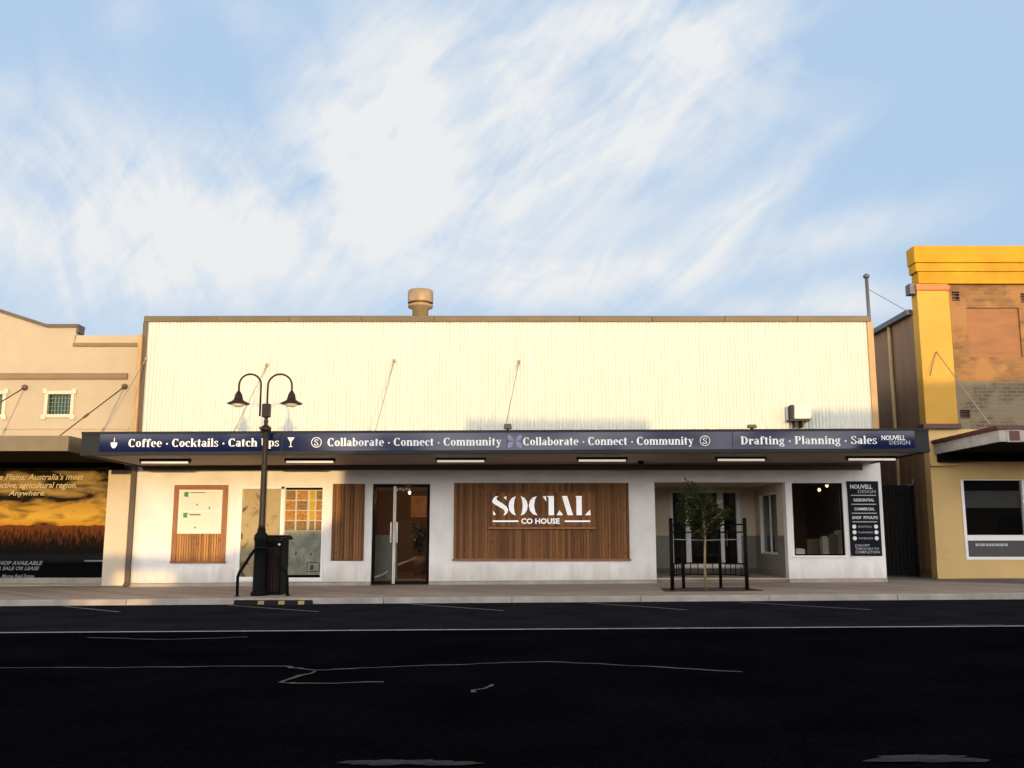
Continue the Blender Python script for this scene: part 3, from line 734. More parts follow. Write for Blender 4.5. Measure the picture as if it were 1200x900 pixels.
# ---- entrance
x0, x1, z1 = oD[0], oD[1], oD[3]
zf = foot_z((x0 + x1) / 2, YF) + .012
entr = MB(); bar(entr, x0, x0 + .035, zf, z1, YF + .10, YF + .16); bar(entr, x1 - .04, x1, zf, z1, YF + .10, YF + .16); bar(entr, x0 + .035, x1 - .04, z1 - .045, z1, YF + .10, YF + .16)
entr_o = entr.build('entrance', M['black'], shop)
xm = X(461, 640, YF)
def leaf(xa, xb, pale):
    b = MB(); t = .03
    xs = (xb - t, xb) if pale == 'b' else (xa, xa + t); xo = (xa, xa + t) if pale == 'b' else (xb - t, xb)
    bar(b, xo[0], xo[1], zf + .01, z1 - .05, YF + .11, YF + .15)
    bar(b, xa + t, xb - t, zf + .01, zf + .05, YF + .11, YF + .15); bar(b, xa + t, xb - t, z1 - .08, z1 - .05, YF + .11, YF + .15)
    o = b.build('door_leaf', M['black'], entr_o)
    b = MB(); bar(b, xs[0], xs[1], zf + .01, z1 - .05, YF + .11, YF + .15); b.build('stile', M['galv_pale'], entr_o)
leaf(x0 + .04, xm - .004, 'b'); leaf(xm + .004, x1 - .045, 'a')
b = MB(); b.box(x0 - .3, xm - .05, 24.7, 24.8, .031, Z(627, 24.7)); b.build('entry_dado', M['tile'], shop)
for a, c in ((x0 + .07, xm - .034), (xm + .034, x1 - .075)):
    b = MB(); b.quad((a, YF + .13, zf + .05), (c, YF + .13, zf + .05), (c, YF + .13, z1 - .08), (a, YF + .13, z1 - .08)); b.build('door_pane', M['glass'], entr_o)
zh0, zh1 = Z(636, YF), Z(612, YF)
for hx in (xm - .075, xm + .075):
    b = MB(); b.tube([(hx, YF + .05, zh0), (hx, YF + .05, zh1)], .018, 8); b.tube([(hx, YF + .05, zh0 + .06), (hx, YF + .12, zh0 + .06)], .011, 6); b.tube([(hx, YF + .05, zh1 - .06), (hx, YF + .12, zh1 - .06)], .011, 6)
    b.build('door_handle', M['white'], entr_o)
b = MB()                                              # emblem stickers over the doors
cx = X(473, 573, YF)
for k in range(5):
    b.prism_y([(cx - .17 + k * .075 + .03 * math.cos(a), z1 - .14 + .025 * (k % 2) + .035 * math.sin(a)) for a in [i * 1.2566 for i in range(5)]], YF + .121, YF + .126)
b.build('glass_sticker', M['letter_grey'], entr_o)

# ---- the rooms behind the glass
b = MB()
b.box(XL + .25, oF[0] - .1, YF + .26, YF + 9, .0, .03)
b.box(oG[0] - .45, XR - .21, YF + .26, YF + 9, .0, .031)
b.build('room_floor', M['inside_floor'], shop)
b = MB()
b.box(XL + .21, oF[0] - .1, YF + 6.5, YF + 6.6, .03, 3); b.box(oB[1] + .3, oB[1] + .4, YF + .26, YF + 6.5, .03, 3)
b.box(oD[1] + 1.6, oD[1] + 1.7, YF + .26, YF + 6.5, .03, 3); b.box(oG[0] - .35, XR - .21, YF + 5.5, YF + 5.6, .03, 3)
b.box(XL + .21, XR - .21, YF + .26, YF + 9, 3.0, 3.1)
b.build('room_walls', M['inside_wall'], shop)
# things inside the entrance
def room_pt(px, py, Y): return PT(px, py, Y)
hr = thing('streak_tube', (X(463, 662, 25), 24.8, .03), 'pale curved tube standing in for a bright streak in the entrance glass', 'streak_tube')  # tube stands in for a bright reflected streak in the door glass
pts = [PT(438, 683, 24.2), PT(448, 674, 24.5), PT(462, 664, 25.0), PT(487, 655, 26.2)]
pts[0].z = max(pts[0].z, .06); b = MB(); b.tube([pts[0], pts[1], pts[1].lerp(pts[2], .5), pts[2], pts[2].lerp(pts[3], .5) + Vector((0, 0, .01)), pts[3]], .028, 10); b.build('rail', M['white'], hr)
for q in (pts[2], pts[3]): b = MB(); b.tube([(q.x, q.y, .031), q], .015, 8); b.build('post', M['galv'], hr)
pot = PT(492, 640, 27.2); pot.z = .03
pl = thing('house_plant', pot, 'dark leafy house plant in a pot inside the entrance', 'plant')
b = MB(); b.lathe(pot, [(.14, 0), (.2, .5), (.17, .5)], 14); b.build('pot', M['box_tan'], pl)
b = MB()
def leaves(b, c, rx, ry, rz, n, size, seed=1, up=0.0):
    rnd = random.Random(seed)
    for i in range(n):
        while True:
            p = Vector((rnd.uniform(-1, 1), rnd.uniform(-1, 1), rnd.uniform(-1, 1)))
            if p.length < 1: break
        q = Vector((c[0] + p.x * rx, c[1] + p.y * ry, c[2] + p.z * rz))
        d = Vector((rnd.uniform(-1, 1), rnd.uniform(-1, 1), rnd.uniform(-1, .6) - .2 + up)).normalized(); s = d.orthogonal().normalized()
        s = (Matrix.Rotation(rnd.uniform(0, 6.28), 3, d) @ s); L_ = size * rnd.uniform(.6, 1.3)
        b.bm.faces.new([b.bm.verts.new(v) for v in (q, q + d * L_ * .45 + s * L_ * .2, q + d * L_, q + d * L_ * .45 - s * L_ * .2)])
leaves(b, (pot.x, pot.y, 1.1), .22, .22, .4, 110, .18, 3)
b.tube([(pot.x, pot.y, .4), (pot.x + .03, pot.y, 1.2)], .02, 6); b.build('foliage', M['leaf_dark'], pl)
art = fr(481.5, 581, 500, 606, 29.95)
b = MB(); b.box(art[0], art[1], 29.93, 29.97, art[2], art[3]); solo(b, 'wall_picture', M['orange_art'], ((art[0] + art[1]) / 2, 29.95, art[2]), 'warm orange picture on the back wall inside the entrance', 'picture')
def pendant(px, py, Y, label, power=0.0):
    c = PT(px, py, Y); t = thing('pendant_lamp', c, label, 'lamp', 'pendant lamps inside the shop')
    b = MB(); b.lathe(c, [(.012, -.05), (.042, -.02), (.042, .02), (.012, .05)], 12); b.build('bulb', M['warm_glow'], t)
    b = MB(); b.tube([c + Vector((0, 0, .07)), Vector((c.x, c.y, 3.0))], .006, 5); b.build('cord', M['black'], t)
    if power:
        l = bpy.data.lights.new('bulb_light', 'POINT'); l.energy = power; l.color = (1, .62, .32); l.shadow_soft_size = .08
        o = bpy.data.objects.new('bulb_light', l); COL.objects.link(o); o.parent = t; o.location = (0, 0, -.14)
pendant(480, 577, 27.0, 'made-up pendant added to warm the light inside the entrance', 40.0)  # lamp added to give the entrance a warm glow
pendant(960, 574, 25.6, 'lower of two small lit pendants behind the big shop window', .8)
pendant(969, 569, 25.3, 'higher of two small lit pendants behind the big shop window', .8)
# things behind the right window
tb = PT(968, 652, 25.0); tb.z = .031
tbl = thing('display_table', tb, 'dark display table behind the shop window beside the price board', 'table')
tx0, tx1 = X(947, 652, 25), X(992, 652, 25)
b = MB(); b.box(tx0, tx1, 24.7, 25.4, .56, .6); b.build('tabletop', M['box_tan'], tbl)
for lx in (tx0 + .04, tx1 - .04):
    for ly in (24.74, 25.36): b = MB(); b.box(lx - .02, lx + .02, ly - .02, ly + .02, .031, .56); b.build('leg', M['black'], tbl)
for (pa, pb, pt_, Y, m_, lab) in ((962.5, 970, 629.5, 24.9, 'box_white', 'shortest pale carton on the display table behind the shop window'), (970.5, 980, 627, 25.05, 'box_tan', 'tan upright carton in the middle of the display table'), (979.5, 989.5, 622.5, 25.25, 'box_white', 'tallest pale carton on the display table behind the shop window')):
    b = MB(); xa, xb = X(pa, 640, Y), X(pb, 640, Y); b.box(xa, xb, Y - .1, Y + .1, .6, Z(pt_, Y)); b.box(xa + .03, xb - .03, Y - .06, Y + .06, Z(pt_, Y), Z(pt_, Y) + .03)
    solo(b, 'carton', M[m_], ((xa + xb) / 2, Y, .6), lab, 'carton', 'cartons on the display table', .006)
b = MB(); xa, xb = X(932, 648, 23.78), X(942, 648, 23.78); b.box(xa, xb, 23.7, 23.85, oG[2] + .002, Z(643.5, 23.75)); b.box(xa + .02, xb - .05, 23.72, 23.83, Z(643.5, 23.75), Z(643.5, 23.75) + .015)
solo(b, 'paper_stack', M['box_white'], ((xa + xb) / 2, 23.78, oG[2]), 'small stack of white papers on the sill inside the shop window', 'papers')
ch = PT(952, 640, 25.9); ch.z = .031
cho = thing('office_chair', ch, 'brown padded chair in the dark behind the shop window', 'chair')
b = MB(); b.box(ch.x - .22, ch.x + .22, ch.y - .22, ch.y + .22, .42, .5); b.build('seat', M['box_tan'], cho, .02)
b = MB(); b.box(ch.x - .22, ch.x + .22, ch.y - .26, ch.y - .21, .52, 1.0); b.build('backrest', M['box_tan'], cho, .02)
for sx in (-.19, .19):
    for sy in (-.19, .19): b = MB(); b.box(ch.x + sx - .015, ch.x + sx + .015, ch.y + sy - .015, ch.y + sy + .015, .031, .42); b.build('leg', M['black'], cho)

# ---- right window
x0, x1, z0, z1 = oG
b = MB(); t = .035
bar(b, x0, x0 + t, z0, z1, YF + .05, YF + .11); bar(b, x1 - t, x1, z0, z1, YF + .05, YF + .11); bar(b, x0 + t, x1 - t, z1 - t, z1, YF + .05, YF + .11); bar(b, x0 + t, x1 - t, z0, z0 + t, YF + .05, YF + .11)
w = b.build('window', M['black'], shop)
b = MB(); b.quad((x0 + t, YF + .08, z0 + t), (x1 - t, YF + .08, z0 + t), (x1 - t, YF + .08, z1 - t), (x0 + t, YF + .08, z1 - t)); b.build('pane', M['glass'], w)
b = MB(); b.box(x0 - .06, x1 + .05, YF - .035, YF - .002, z0 - .05, z0 - .004); b.build('sill', M['white'], w, .006)

# ---- porch
x0, x1, z1 = oF[0], oF[1], oF[3]
YP = 26.5; zp = Z(677.5, YF)
b = MB(); b.box(x0, x1, YF + .005, YP, -.3, zp - .03); b.build('porch_step', M['step_brown'], shop)
b = MB(); b.box(x0, x1, YF + .0, YP, zp - .03, zp + .004); b.build('porch_floor', M['porch_floor'], shop, .004)
b = MB(); b.box(x0, x1, YF + .26, YP, z1 + .02, z1 + .08); b.build('porch_ceiling', M['porch_wall'], shop)
zd = Z(627.5, YF)
gx0, gx1 = X(786, 620, YP), X(868.5, 620, YP); gz0, gz1 = Z(664.5, YP), Z(575, YP)
b = MB(); b.holed_wall(x0 - .3, x1, zp, z1 + .1, YP, YP + .2, [(gx0, gx1, gz0, gz1)]); b.build('porch_back_wall', M['porch_wall'], shop)
sw = MB(); wy0, wy1 = 24.35, 25.95                     # side wall on the right with its own window
swz0, swz1 = Z(650, 24.35), 2.18
tmp = MB(); tmp.holed_wall(YF + .255, YP - .002, zp, z1 + .1, 0, .2, [(wy0, wy1, swz0, swz1)])
for v in tmp.bm.verts: v.co = Vector((x1 + v.co.y, v.co.x, v.co.z))
tmp.build('porch_side_wall', M['porch_wall'], shop)
b = MB(); b.box(x0 - .3, gx0 - .002, YP - .012, YP - .002, zp, zd); b.build('tiled_dado', M['tile'], shop)
b = MB(); b.box(gx1 + .002, x1 - .014, YP - .012, YP - .002, zp, zd); b.build('tiled_dado', M['tile'], shop)
tmp = MB(); tmp.holed_wall(YF + .256, YP - .014, zp, zd, -.012, -.002, [(wy0, wy1, swz0, 4)])
for v in tmp.bm.verts: v.co = Vector((x1 + v.co.y, v.co.x, v.co.z))
tmp.build('tiled_dado', M['tile'], shop)
b = MB(); b.box(x0 - .3, x1 - .016, YP - .016, YP - .0125, zp, zp + .14); b.build('skirting', M['frame_brown'], shop)
# window in the side wall
b = MB(); t = .07
b.box(x1 + .02, x1 + .1, wy0, wy0 + .05, swz0, swz1); b.box(x1 - .03, x1 + .1, wy1 - t, wy1, swz0, swz1); b.box(x1 - .01, x1 + .1, wy0 + .05, wy1 - t, swz0, swz0 + .05); b.box(x1 - .01, x1 + .1, wy0 + .05, wy1 - t, swz1 - .05, swz1)
b.box(x1 + .03, x1 + .09, 25.1, 25.15, swz0 + .05, swz1 - .05)
w = b.build('side_window', M['white'], shop)
b = MB(); b.box(x1 + .05, x1 + .055, wy0 + .05, wy1 - t, swz0 + .05, swz1 - .05); b.build('pane', M['glass'], w)
# glazed doors at the back of the porch
b = MB(); t = .07; gd = (YP + .03, YP + .10)
posts = [(gx0, gx0 + .08), (X(804, 620, YP), X(810, 620, YP)), (X(841.5, 620, YP), X(849, 620, YP)), (gx1 - .11, gx1)]
for a, c in posts: b.box(a, c, *gd, gz0, gz1)
for (a, _), (c, __) in zip([(p[1], 0) for p in posts[:-1]], [(p[0], 0) for p in posts[1:]]):
    b.box(a, c, *gd, gz1 - .06, gz1); b.box(a, c, *gd, gz0, gz0 + .07)
gdo = b.build('porch_doors', M['white'], shop, .006)
b = MB(); b.box(posts[1][1], posts[2][0], gd[0] - .01, gd[1] - .01, gz0 + .02, gz0 + .12); b.build('kick_rail', M['white'], gdo)
for (a, c) in ((posts[0][1], posts[1][0]), (posts[1][1], posts[2][0]), (posts[2][1], posts[3][0])):
    b = MB(); b.quad((a, YP + .06, gz0 + .07), (c, YP + .06, gz0 + .07), (c, YP + .06, gz1 - .06), (a, YP + .06, gz1 - .06)); b.build('pane', M['glass'], gdo)
b = MB(); b.tube([(posts[2][1] + .06, YP - .01, .8), (posts[2][1] + .06, YP - .01, 1.25)], .014); b.box(posts[2][1] + .05, posts[2][1] + .07, YP - .01, YP + .035, .84, .86); b.box(posts[2][1] + .05, posts[2][1] + .07, YP - .01, YP + .035, 1.18, 1.2); b.build('door_handle', M['galv'], gdo)
b = MB(); b.box(gx0 - .1, gx1 + .1, YP + 3.0, YP + 3.1, 0, 3); b.box(gx0 - .2, gx0 - .1, YP + .21, YP + 3, 0, 3); b.box(gx1 + .1, gx1 + .2, YP + .21, YP + 3, 0, 3); b.build('porch_room_walls', M['dark_inside'], shop)

# ================================================================== SIGNS AND FITTINGS ON THE SHOP
# ---- pinboard
x0, x1, z0, z1 = oA
zmid = Z(625.5, YF)
nb = thing('noticeboard', ((x0 + x1) / 2, YF, z0), 'timber framed noticeboard with white sheet above orange pine boards', 'noticeboard')
b = MB(); fwid = .12
b.box(x0, x0 + fwid, YF - .06, YF - .002, z0, z1); b.box(x1 - fwid, x1, YF - .06, YF - .002, z0, z1); b.box(x0 + fwid, x1 - fwid, YF - .06, YF - .002, z1 - .11, z1); b.box(x0 - .02, x1 + .02, YF - .07, YF - .002, z0 - .035, z0 - .001)
b.build('frame', M['wood_frame'], nb, .006)
boards('slat_panel', (x0 + fwid + .002, x1 - fwid - .002, z0, zmid), M['wood_warm'], nb, .06, YF - .045, YF - .012, gap=.007)
b = MB(); b.box(x0 + fwid + .002, x1 - fwid - .002, YF - .010, YF - .002, z0, zmid); b.build('slat_backing', M['frame_brown'], nb)
b = MB(); b.box(x0 + fwid + .002, x1 - fwid - .002, YF - .05, YF - .003, zmid + .002, z1 - .112); b.build('backing_sheet', M['paper'], nb)
b = MB(); a, c, d, e = x0 + fwid + .03, x1 - fwid - .03, zmid + .05, z1 - .14
for q in ((a, c, e - .02, e), (a, c, d, d + .02), (a, a + .02, d + .02, e - .02), (c - .02, c, d + .02, e - .02), (a + .02, c - .02, (d + e) / 2 - .008, (d + e) / 2 + .008)): b.box(q[0], q[1], YF - .062, YF - .051, q[2], q[3])
b.build('sheet_border', M['white'], nb)
for k in (0, 1):
    zc = (e - .09, (d + e) / 2 - .1)[k]
    b = MB(); b.prism_y([(a + .1, zc + .06), (a + .22, zc + .06), (a + .19, zc), (a + .21, zc - .06), (a + .1, zc - .05)], YF - .055, YF - .0505); b.build('green_emblem', M['green_ink'], nb)
    b = MB(); b.box(a + .25, a + (.62, .52)[k], YF - .054, YF - .0505, zc + (.035, -.0)[k], zc + (.055, .03)[k]); b.build('heading_print', M['dark_ink'], nb)
b = MB()
for (u_, v_) in ((.42, .66), (.72, .58), (.4, .1)): b.prism_y([(a + (c - a) * u_ + .022 * math.cos(i), d + (e - d) * v_ + .03 * math.sin(i)) for i in (0, 1.3, 2.4, 3.6, 5)], YF - .055, YF - .0505)
b.build('small_print', M['dark_ink'], nb)

# ---- SOCIAL CO HOUSE
YSn = YF - .075
sg = thing('illuminated_sign', PT(635, 620, YSn), 'white lit lettering reading SOCIAL CO HOUSE on cedar boards', 'sign')
def zpx(zx, zy): return (X(560 + zx / 7.5, 595, YSn), Z(560 + zy / 7.5, YSn))
b = MB(); x0, z0 = zpx(90, 450); x1, z1 = zpx(1035, 432); b.box(x0, x1, YF - .12, YF - .04, z0, z1); b.build('ledge', M['wood_frame'], sg)
b = MB(); x0, z0 = zpx(95, 428); x1, z1 = zpx(1030, 125); b.box(x0, x1, YF - .068, YF - .04, z0, z1); b.build('backing_board', M['wood'], sg)
LET = {
 'S': [[(128, 195), (150, 165), (178, 160), (163, 178), (168, 195), (215, 225), (250, 250), (266, 280), (258, 310), (238, 328), (225, 330), (238, 300), (228, 278), (180, 250), (140, 228), (126, 212)], [(225, 172), (250, 160), (252, 195)], [(132, 285), (136, 330), (160, 322)]],
 'O': [[(335, 160), (302, 176), (278, 205), (270, 245), (278, 288), (302, 318), (335, 331), (322, 300), (315, 245), (322, 190)], [(375, 160), (408, 176), (430, 205), (438, 245), (430, 288), (408, 318), (375, 331), (388, 300), (394, 245), (388, 190)]],
 'C': [[(520, 160), (485, 172), (458, 200), (448, 245), (458, 290), (485, 320), (525, 331), (505, 300), (494, 245), (502, 190)], [(570, 165), (600, 160), (602, 208)]],
 'I': [[(612, 160), (668, 160), (668, 328), (622, 328), (622, 172), (612, 168)]],
 'A': [[(740, 160), (785, 160), (835, 328), (788, 328)], [(692, 328), (716, 285), (745, 322), (745, 328)]],
 'L': [[(858, 160), (916, 160), (912, 172), (912, 328), (866, 328), (866, 172)], [(945, 322), (985, 280), (990, 328), (945, 328)]]}
for ch_, polys in LET.items():
    b = MB()
    for p in polys: b.prism_y([zpx(*q) for q in p][::-1], YSn - .03, YSn)
    b.build('letter', M['lit_letter'], sg)
b = MB()
for (a, c) in ((130, 355), (762, 985)):
    x0, z0 = zpx(a, 388); x1, z1 = zpx(c, 374); b.box(x0, x1, YSn - .02, YSn, z0, z1)
b.build('rule', M['lit_letter'], sg)
b = MB(); x0, z0 = zpx(380, 402); x1, z1 = zpx(718, 355); text_mesh(b, 'CO HOUSE', x0, x1, z0, z1 - z0, YSn - .012, bold=.03); b.build('small_lettering', M['lit_letter'], sg, fix=False)

# ---- fascia signs
YV = YA - .004
def fascia_board(pa, pb, label):
    x0, x1 = X(pa, 516, YV), X(pb, 516, YV)
    t = thing('fascia_sign', ((x0 + x1) / 2, YV, 2.86), label, 'sign', 'navy fascia signs along the awning edge')
    b = MB(); slab(b, x0, x1, YV - .006, YV + .014, ZS + .06, 3.232); b.build('board', M['navy'], t)
    return t, x0, x1
ZB = lambda x: 2.955 + TL * x
def words(t, body, pa, pb, m='letter'):
    x0, x1 = X(pa, 516, YV), X(pb, 516, YV)
    b = MB(); serif_mesh(b, body, x0, x1, ZB(x0) + .004, .168, YV - .009, TL); b.build('lettering', M[m], t, fix=False)
def disc_s(t, pc):
    x = X(pc, 516, YV); z = ZB(x) + .085; b = MB()
    for p in g_ring(0, 0, .11, .11, .014, .014, 0, 360, 24) + [[(q[0] * .17 - .05, q[1] * .17 - .065) for q in pp] for pp in glyph('S')[0]]:
        b.bm.faces.new([b.bm.verts.new((x + q[0], YV - .009 - random.random() * .002, z + q[1])) for q in p])
    b.build('roundel', M['letter'], t, fix=False)
t, *_ = fascia_board(117, 329, 'navy fascia sign reading Coffee Cocktails Catch Ups with cup symbol')
words(t, 'Coffee \u2022 Cocktails \u2022 Catch Ups', 151, 328)
x = X(134, 516, YV); z = ZB(x)
b = MB(); b.prism_y([(x - .07, z + .10), (x - .065, z + .05), (x - .04, z + .0), (x - .02, z - .02), (x + .02, z - .02), (x + .04, z + .0), (x + .065, z + .05), (x + .07, z + .10)], YV - .012, YV - .007); b.prism_y([(x - .008, z + .115), (x + .008, z + .115), (x + .016, z + .15), (x + .006, z + .2), (x - .004, z + .2), (x + .002, z + .15)], YV - .012, YV - .007); b.build('cup_symbol', M['letter'], t)
t, *_ = fascia_board(331.5, 594, 'navy fascia sign reading Collaborate Connect Community with cocktail glass symbol')
words(t, 'Collaborate \u2022 Connect \u2022 Community', 384, 588); disc_s(t, 371)
x = X(341, 516, YV); z = ZB(x)
b = MB(); b.prism_y([(x - .075, z + .19), (x - .008, z + .09), (x - .008, z + .01), (x - .045, z - .01), (x + .045, z - .01), (x + .008, z + .01), (x + .008, z + .09), (x + .075, z + .19)], YV - .012, YV - .007); b.build('glass_symbol', M['letter'], t)
t, *_ = fascia_board(594.6, 858, 'navy fascia sign reading Collaborate Connect Community with pale petal emblem')
words(t, 'Collaborate \u2022 Connect \u2022 Community', 613, 813); disc_s(t, 826)
x = X(603, 516, YV); z = ZB(x) + .09
for s in (-1, 1):
    for u_ in (-1, 1):
        b = MB(); b.prism_y([(x + s * .02, z + u_ * .005), (x + s * .05, z + u_ * .10), (x + s * .13, z + u_ * .15), (x + s * .16, z + u_ * .1), (x + s * .12, z + u_ * .02)][::(1 if s * u_ > 0 else -1)], YV - .011, YV - .007); b.build('petal', M['petal'], t)
t, *_ = fascia_board(858.6, 1072, 'navy fascia sign reading Drafting Planning Sales with grey wordmark')
words(t, 'Drafting \u2022 Planning \u2022 Sales', 868, 1028)
b = MB(); x0 = X(1033, 516, YV); text_mesh(b, 'NOUVELL', x0, X(1061, 516, YV), ZB(x0) + .085, .10, YV - .009, .02); b.build('wordmark', M['letter'], t, fix=False)
b = MB(); x0 = X(1042, 516, YV); text_mesh(b, 'DESIGN', x0, X(1066, 516, YV), ZB(x0) - .01, .085, YV - .0095, .0); b.build('wordmark', M['letter_grey'], t, fix=False)

# ---- black board at the right end
bx = fr(994.5, 564, 1031, 651.5)
bs = thing('sign_board', ((bx[0] + bx[1]) / 2, YF, bx[2]), 'tall black sign board with white lines of text on the white wall', 'sign')
b = MB(); b.box(bx[0], bx[1], YF - .03, YF - .002, bx[2], bx[3]); b.build('board', M['board_black'], bs, .004)
W = bx[1] - bx[0]; H = bx[3] - bx[2]
def line(body, a, c, top, bot, m='letter', bold=.02, sh=0):
    b = MB(); text_mesh(b, body, bx[0] + W * a, bx[0] + W * c, bx[3] - H * bot, H * (bot - top), YF - .033, bold, sh); b.build('lettering', M[m], bs, fix=False)
line('NOUVELL', .09, .80, .045, .10); line('DESIGN', .33, .90, .115, .16, 'letter_grey', .0)
line('RESIDENTIAL', .18, .84, .235, .272); line('COMMERCIAL', .18, .84, .355, .392); line('SHOP  FITOUTS', .1, .92, .47, .508)
b = MB()
for q in (.185, .305, .425, .54): b.box(bx[0] + W * .1, bx[0] + W * .9, YF - .034, YF - .0305, bx[3] - H * (q + .012), bx[3] - H * q)
b.build('divider', M['letter_grey'], bs)
for i, q in enumerate((.61, .685, .765)):
    for u_ in (.15, .85):
        b = MB(); cx, cz = bx[0] + W * u_, bx[3] - H * q
        b.prism_y([(cx + .05 * math.cos(k * math.pi / 5), cz + .05 * math.sin(k * math.pi / 5)) for k in range(10)], YF - .034, YF - .0305); b.build('icon', M['letter'], bs)
    line(('DRAFTING', 'PLANNING', 'INTERIORS')[i], .28, (.70, .74, .73)[i], q - .012, q + .014, 'letter_grey', .0)
line('CONCEPT', .14, .62, .845, .875, 'letter_grey', .01); line('THROUGH TO', .14, .90, .888, .918, 'letter_grey', .01); line('COMPLETION', .14, .92, .93, .965, 'letter_grey', .01)

# ---- tube lights under the awning
YT = 21.5
tl_c = PT(195, 538, YT)
def tube_light(px, label, first=[None]):
    x = X(px, 538, YT); z = ZS - .004 + TL * x
    if first[0] is None:
        t = thing('tube_light', (x, YT, z), label, 'light', 'tube lights under the awning')
        b = MB(); b.box(x - .57, x + .57, YT - .06, YT + .06, z - .035, z + .012); b.build('housing', M['fascia'], t, .006)
        b = MB(); b.tube([(x - .53, YT - .025, z - .06), (x + .53, YT - .025, z - .06)], .024, 10); b.build('tube', M['tube'], t)
        for s in (-1, 1): b = MB(); b.box(x + s * .545 - .015, x + s * .545 + .015, YT - .05, YT + .03, z - .08, z - .036); b.build('end_cap', M['fascia'], t)
        first[0] = t
    else:
        t = copy_tree(first[0]); t.location = (x, YT, z); t['label'] = label
tube_light(194, 'lit tube light under the awning above the noticeboard')
tube_light(363.5, 'lit tube light under the awning above the narrow cedar panel')
tube_light(540, 'lit tube light under the awning between the entrance and the wide cedar panel')
tube_light(705.5, 'lit tube light under the awning between the wide cedar panel and the porch')
tube_light(868, 'lit tube light under the awning above the recessed porch')
tube_light(1021, 'lit tube light under the awning above the tall black sign board')

# ---- small fittings
c = PT(751, 541, 22.6); c.z = ZS + .012 + TL * c.x
t = thing('dome_camera', c, 'small black dome camera under the awning beside the porch', 'camera')
b = MB(); b.lathe(c, [(.075, -.03), (.08, 0)], 18); b.build('mount', M['black'], t)
b = MB(); b.lathe(c, [(.01, -.125), (.04, -.115), (.065, -.08), (.07, -.031)], 18); b.build('dome', M['shop_glass_dark'], t)
for px, w_, lab in ((595, 10, 'dark square floodlight standing on the awning edge above the petal emblem'), (882, 11, 'dark low floodlight standing on the awning edge above the recessed porch')):
    x = X(px, 503, YA); z = 3.286 + TL * x; h = .135 if px < 700 else .10; hw = w_ / F * YA / 2
    t = thing('floodlight', (x, YA + .06, z), lab, 'floodlight', 'floodlights on the awning edge')
    b = MB(); b.box(x - .03, x + .03, YA + .03, YA + .09, z, z + .03); b.build('bracket', M['black'], t)
    b = MB(); b.hexa([(x - hw, YA, z + .03), (x + hw, YA, z + .03), (x + hw, YA + .14, z + .03), (x - hw, YA + .14, z + .03)], [(x - hw * .85, YA + .02, z + h), (x + hw * .85, YA + .02, z + h), (x + hw * .85, YA + .12, z + h), (x - hw * .85, YA + .12, z + h)]); b.build('lamp_body', M['capping'], t, .006)
    b = MB(); b.box(x - hw * .8, x + hw * .8, YA + .141, YA + .146, z + .04, z + h - .02); b.build('lens', M['glass'], t)
r = fr(926, 474, 951, 491, YF - .3)
t = thing('air_conditioner', ((r[0] + r[1]) / 2, YF - .2, r[2]), 'cream air conditioner box on steel bracket on the corrugated parapet', 'air conditioner')
b = MB(); b.prism_y([(r[0] + .08, r[2]), (r[1] - .05, r[2]), (r[1], r[2] + .08), (r[1], r[3] - .1), (r[1] - .08, r[3]), (r[0] + .1, r[3] - .02)], YF - .34, YF - .06); b.build('casing', M['clad'], t, .02)
b = MB(); b.box(r[0] + .02, r[0] + .085, YF - .33, YF - .06, r[2] + .01, r[3] - .01); b.build('grille', M['fascia'], t)
b = MB(); b.box(r[0] - .02, r[1] - .06, YF - .36, YF - .03, r[2] - .05, r[2] - .004); b.box(r[0] + .12, r[0] + .16, YF - .3, YF - .03, r[2] - .2, r[2] - .05); b.box(r[0] + .28, r[0] + .32, YF - .3, YF - .03, r[2] - .2, r[2] - .05); b.build('bracket', M['fascia'], t)

# ================================================================== LEFT NEIGHBOUR
YLN = 24.2
XE = X(157, 600, YLN); XW = -22.0
ln = thing('rendered_shop', ((XW + XE) / 2, YLN, -.15), 'peach rendered shop with stepped parapet and small grilled windows', 'shop')
z0 = -.3
def lz(py): return Z(py, YLN)
prof = [(XW, z0), (XE, z0), (XE, lz(392)), (X(88, 392, YLN), lz(392)), (X(91, 381, YLN), lz(381.5)), (X(56, 381, YLN), lz(381.5)), (X(0, 363, YLN), lz(363.5)), (X(0, 363, YLN) - 3, lz(363.5) + .9), (XW, lz(363.5) + 1.0)]
wx = fr(56, 462, 83, 485.5, YLN)                       # window opening
wx2 = fr(-24, 462, 3, 485.5, YLN)
shopz = (Z(677, YLN), Z(549, YLN)); spx1 = X(124, 615, YLN)
b = MB()
b.holed_wall(XW, XE, z0, lz(405), YLN, YLN + .3, [wx, wx2, (XW + 1, spx1, shopz[0], shopz[1])])
xg = X(88, 392, YLN)
b.prism_y([(xg, lz(405) + .0), (XE, lz(405)), (XE, lz(393)), (xg, lz(393))], YLN, YLN + .3)
b.prism_y([(XW, lz(405)), (xg, lz(405)), (X(91, 381, YLN), lz(383)), (X(56, 381, YLN), lz(383)), (X(0, 363, YLN), lz(365)), (X(0, 363, YLN) - 3, lz(365) + .9), (XW, lz(365) + 1.0)], YLN, YLN + .3)
b.build('wall', M['left_wall'], ln)
b = MB()
cp = [(X(93, 381, YLN), lz(381.5)), (X(56, 381, YLN), lz(381.5)), (X(0, 363, YLN), lz(363.5)), (X(0, 363, YLN) - 3, lz(363.5) + .9)]
for (xa, za), (xb, zb) in zip(cp, cp[1:]): b.hexa([(xa, YLN - .06, za - .05), (xa, YLN + .34, za - .05), (xa, YLN + .34, za + .03), (xa, YLN - .06, za + .03)], [(xb, YLN - .06, zb - .05), (xb, YLN + .34, zb - .05), (xb, YLN + .34, zb + .03), (xb, YLN - .06, zb + .03)])
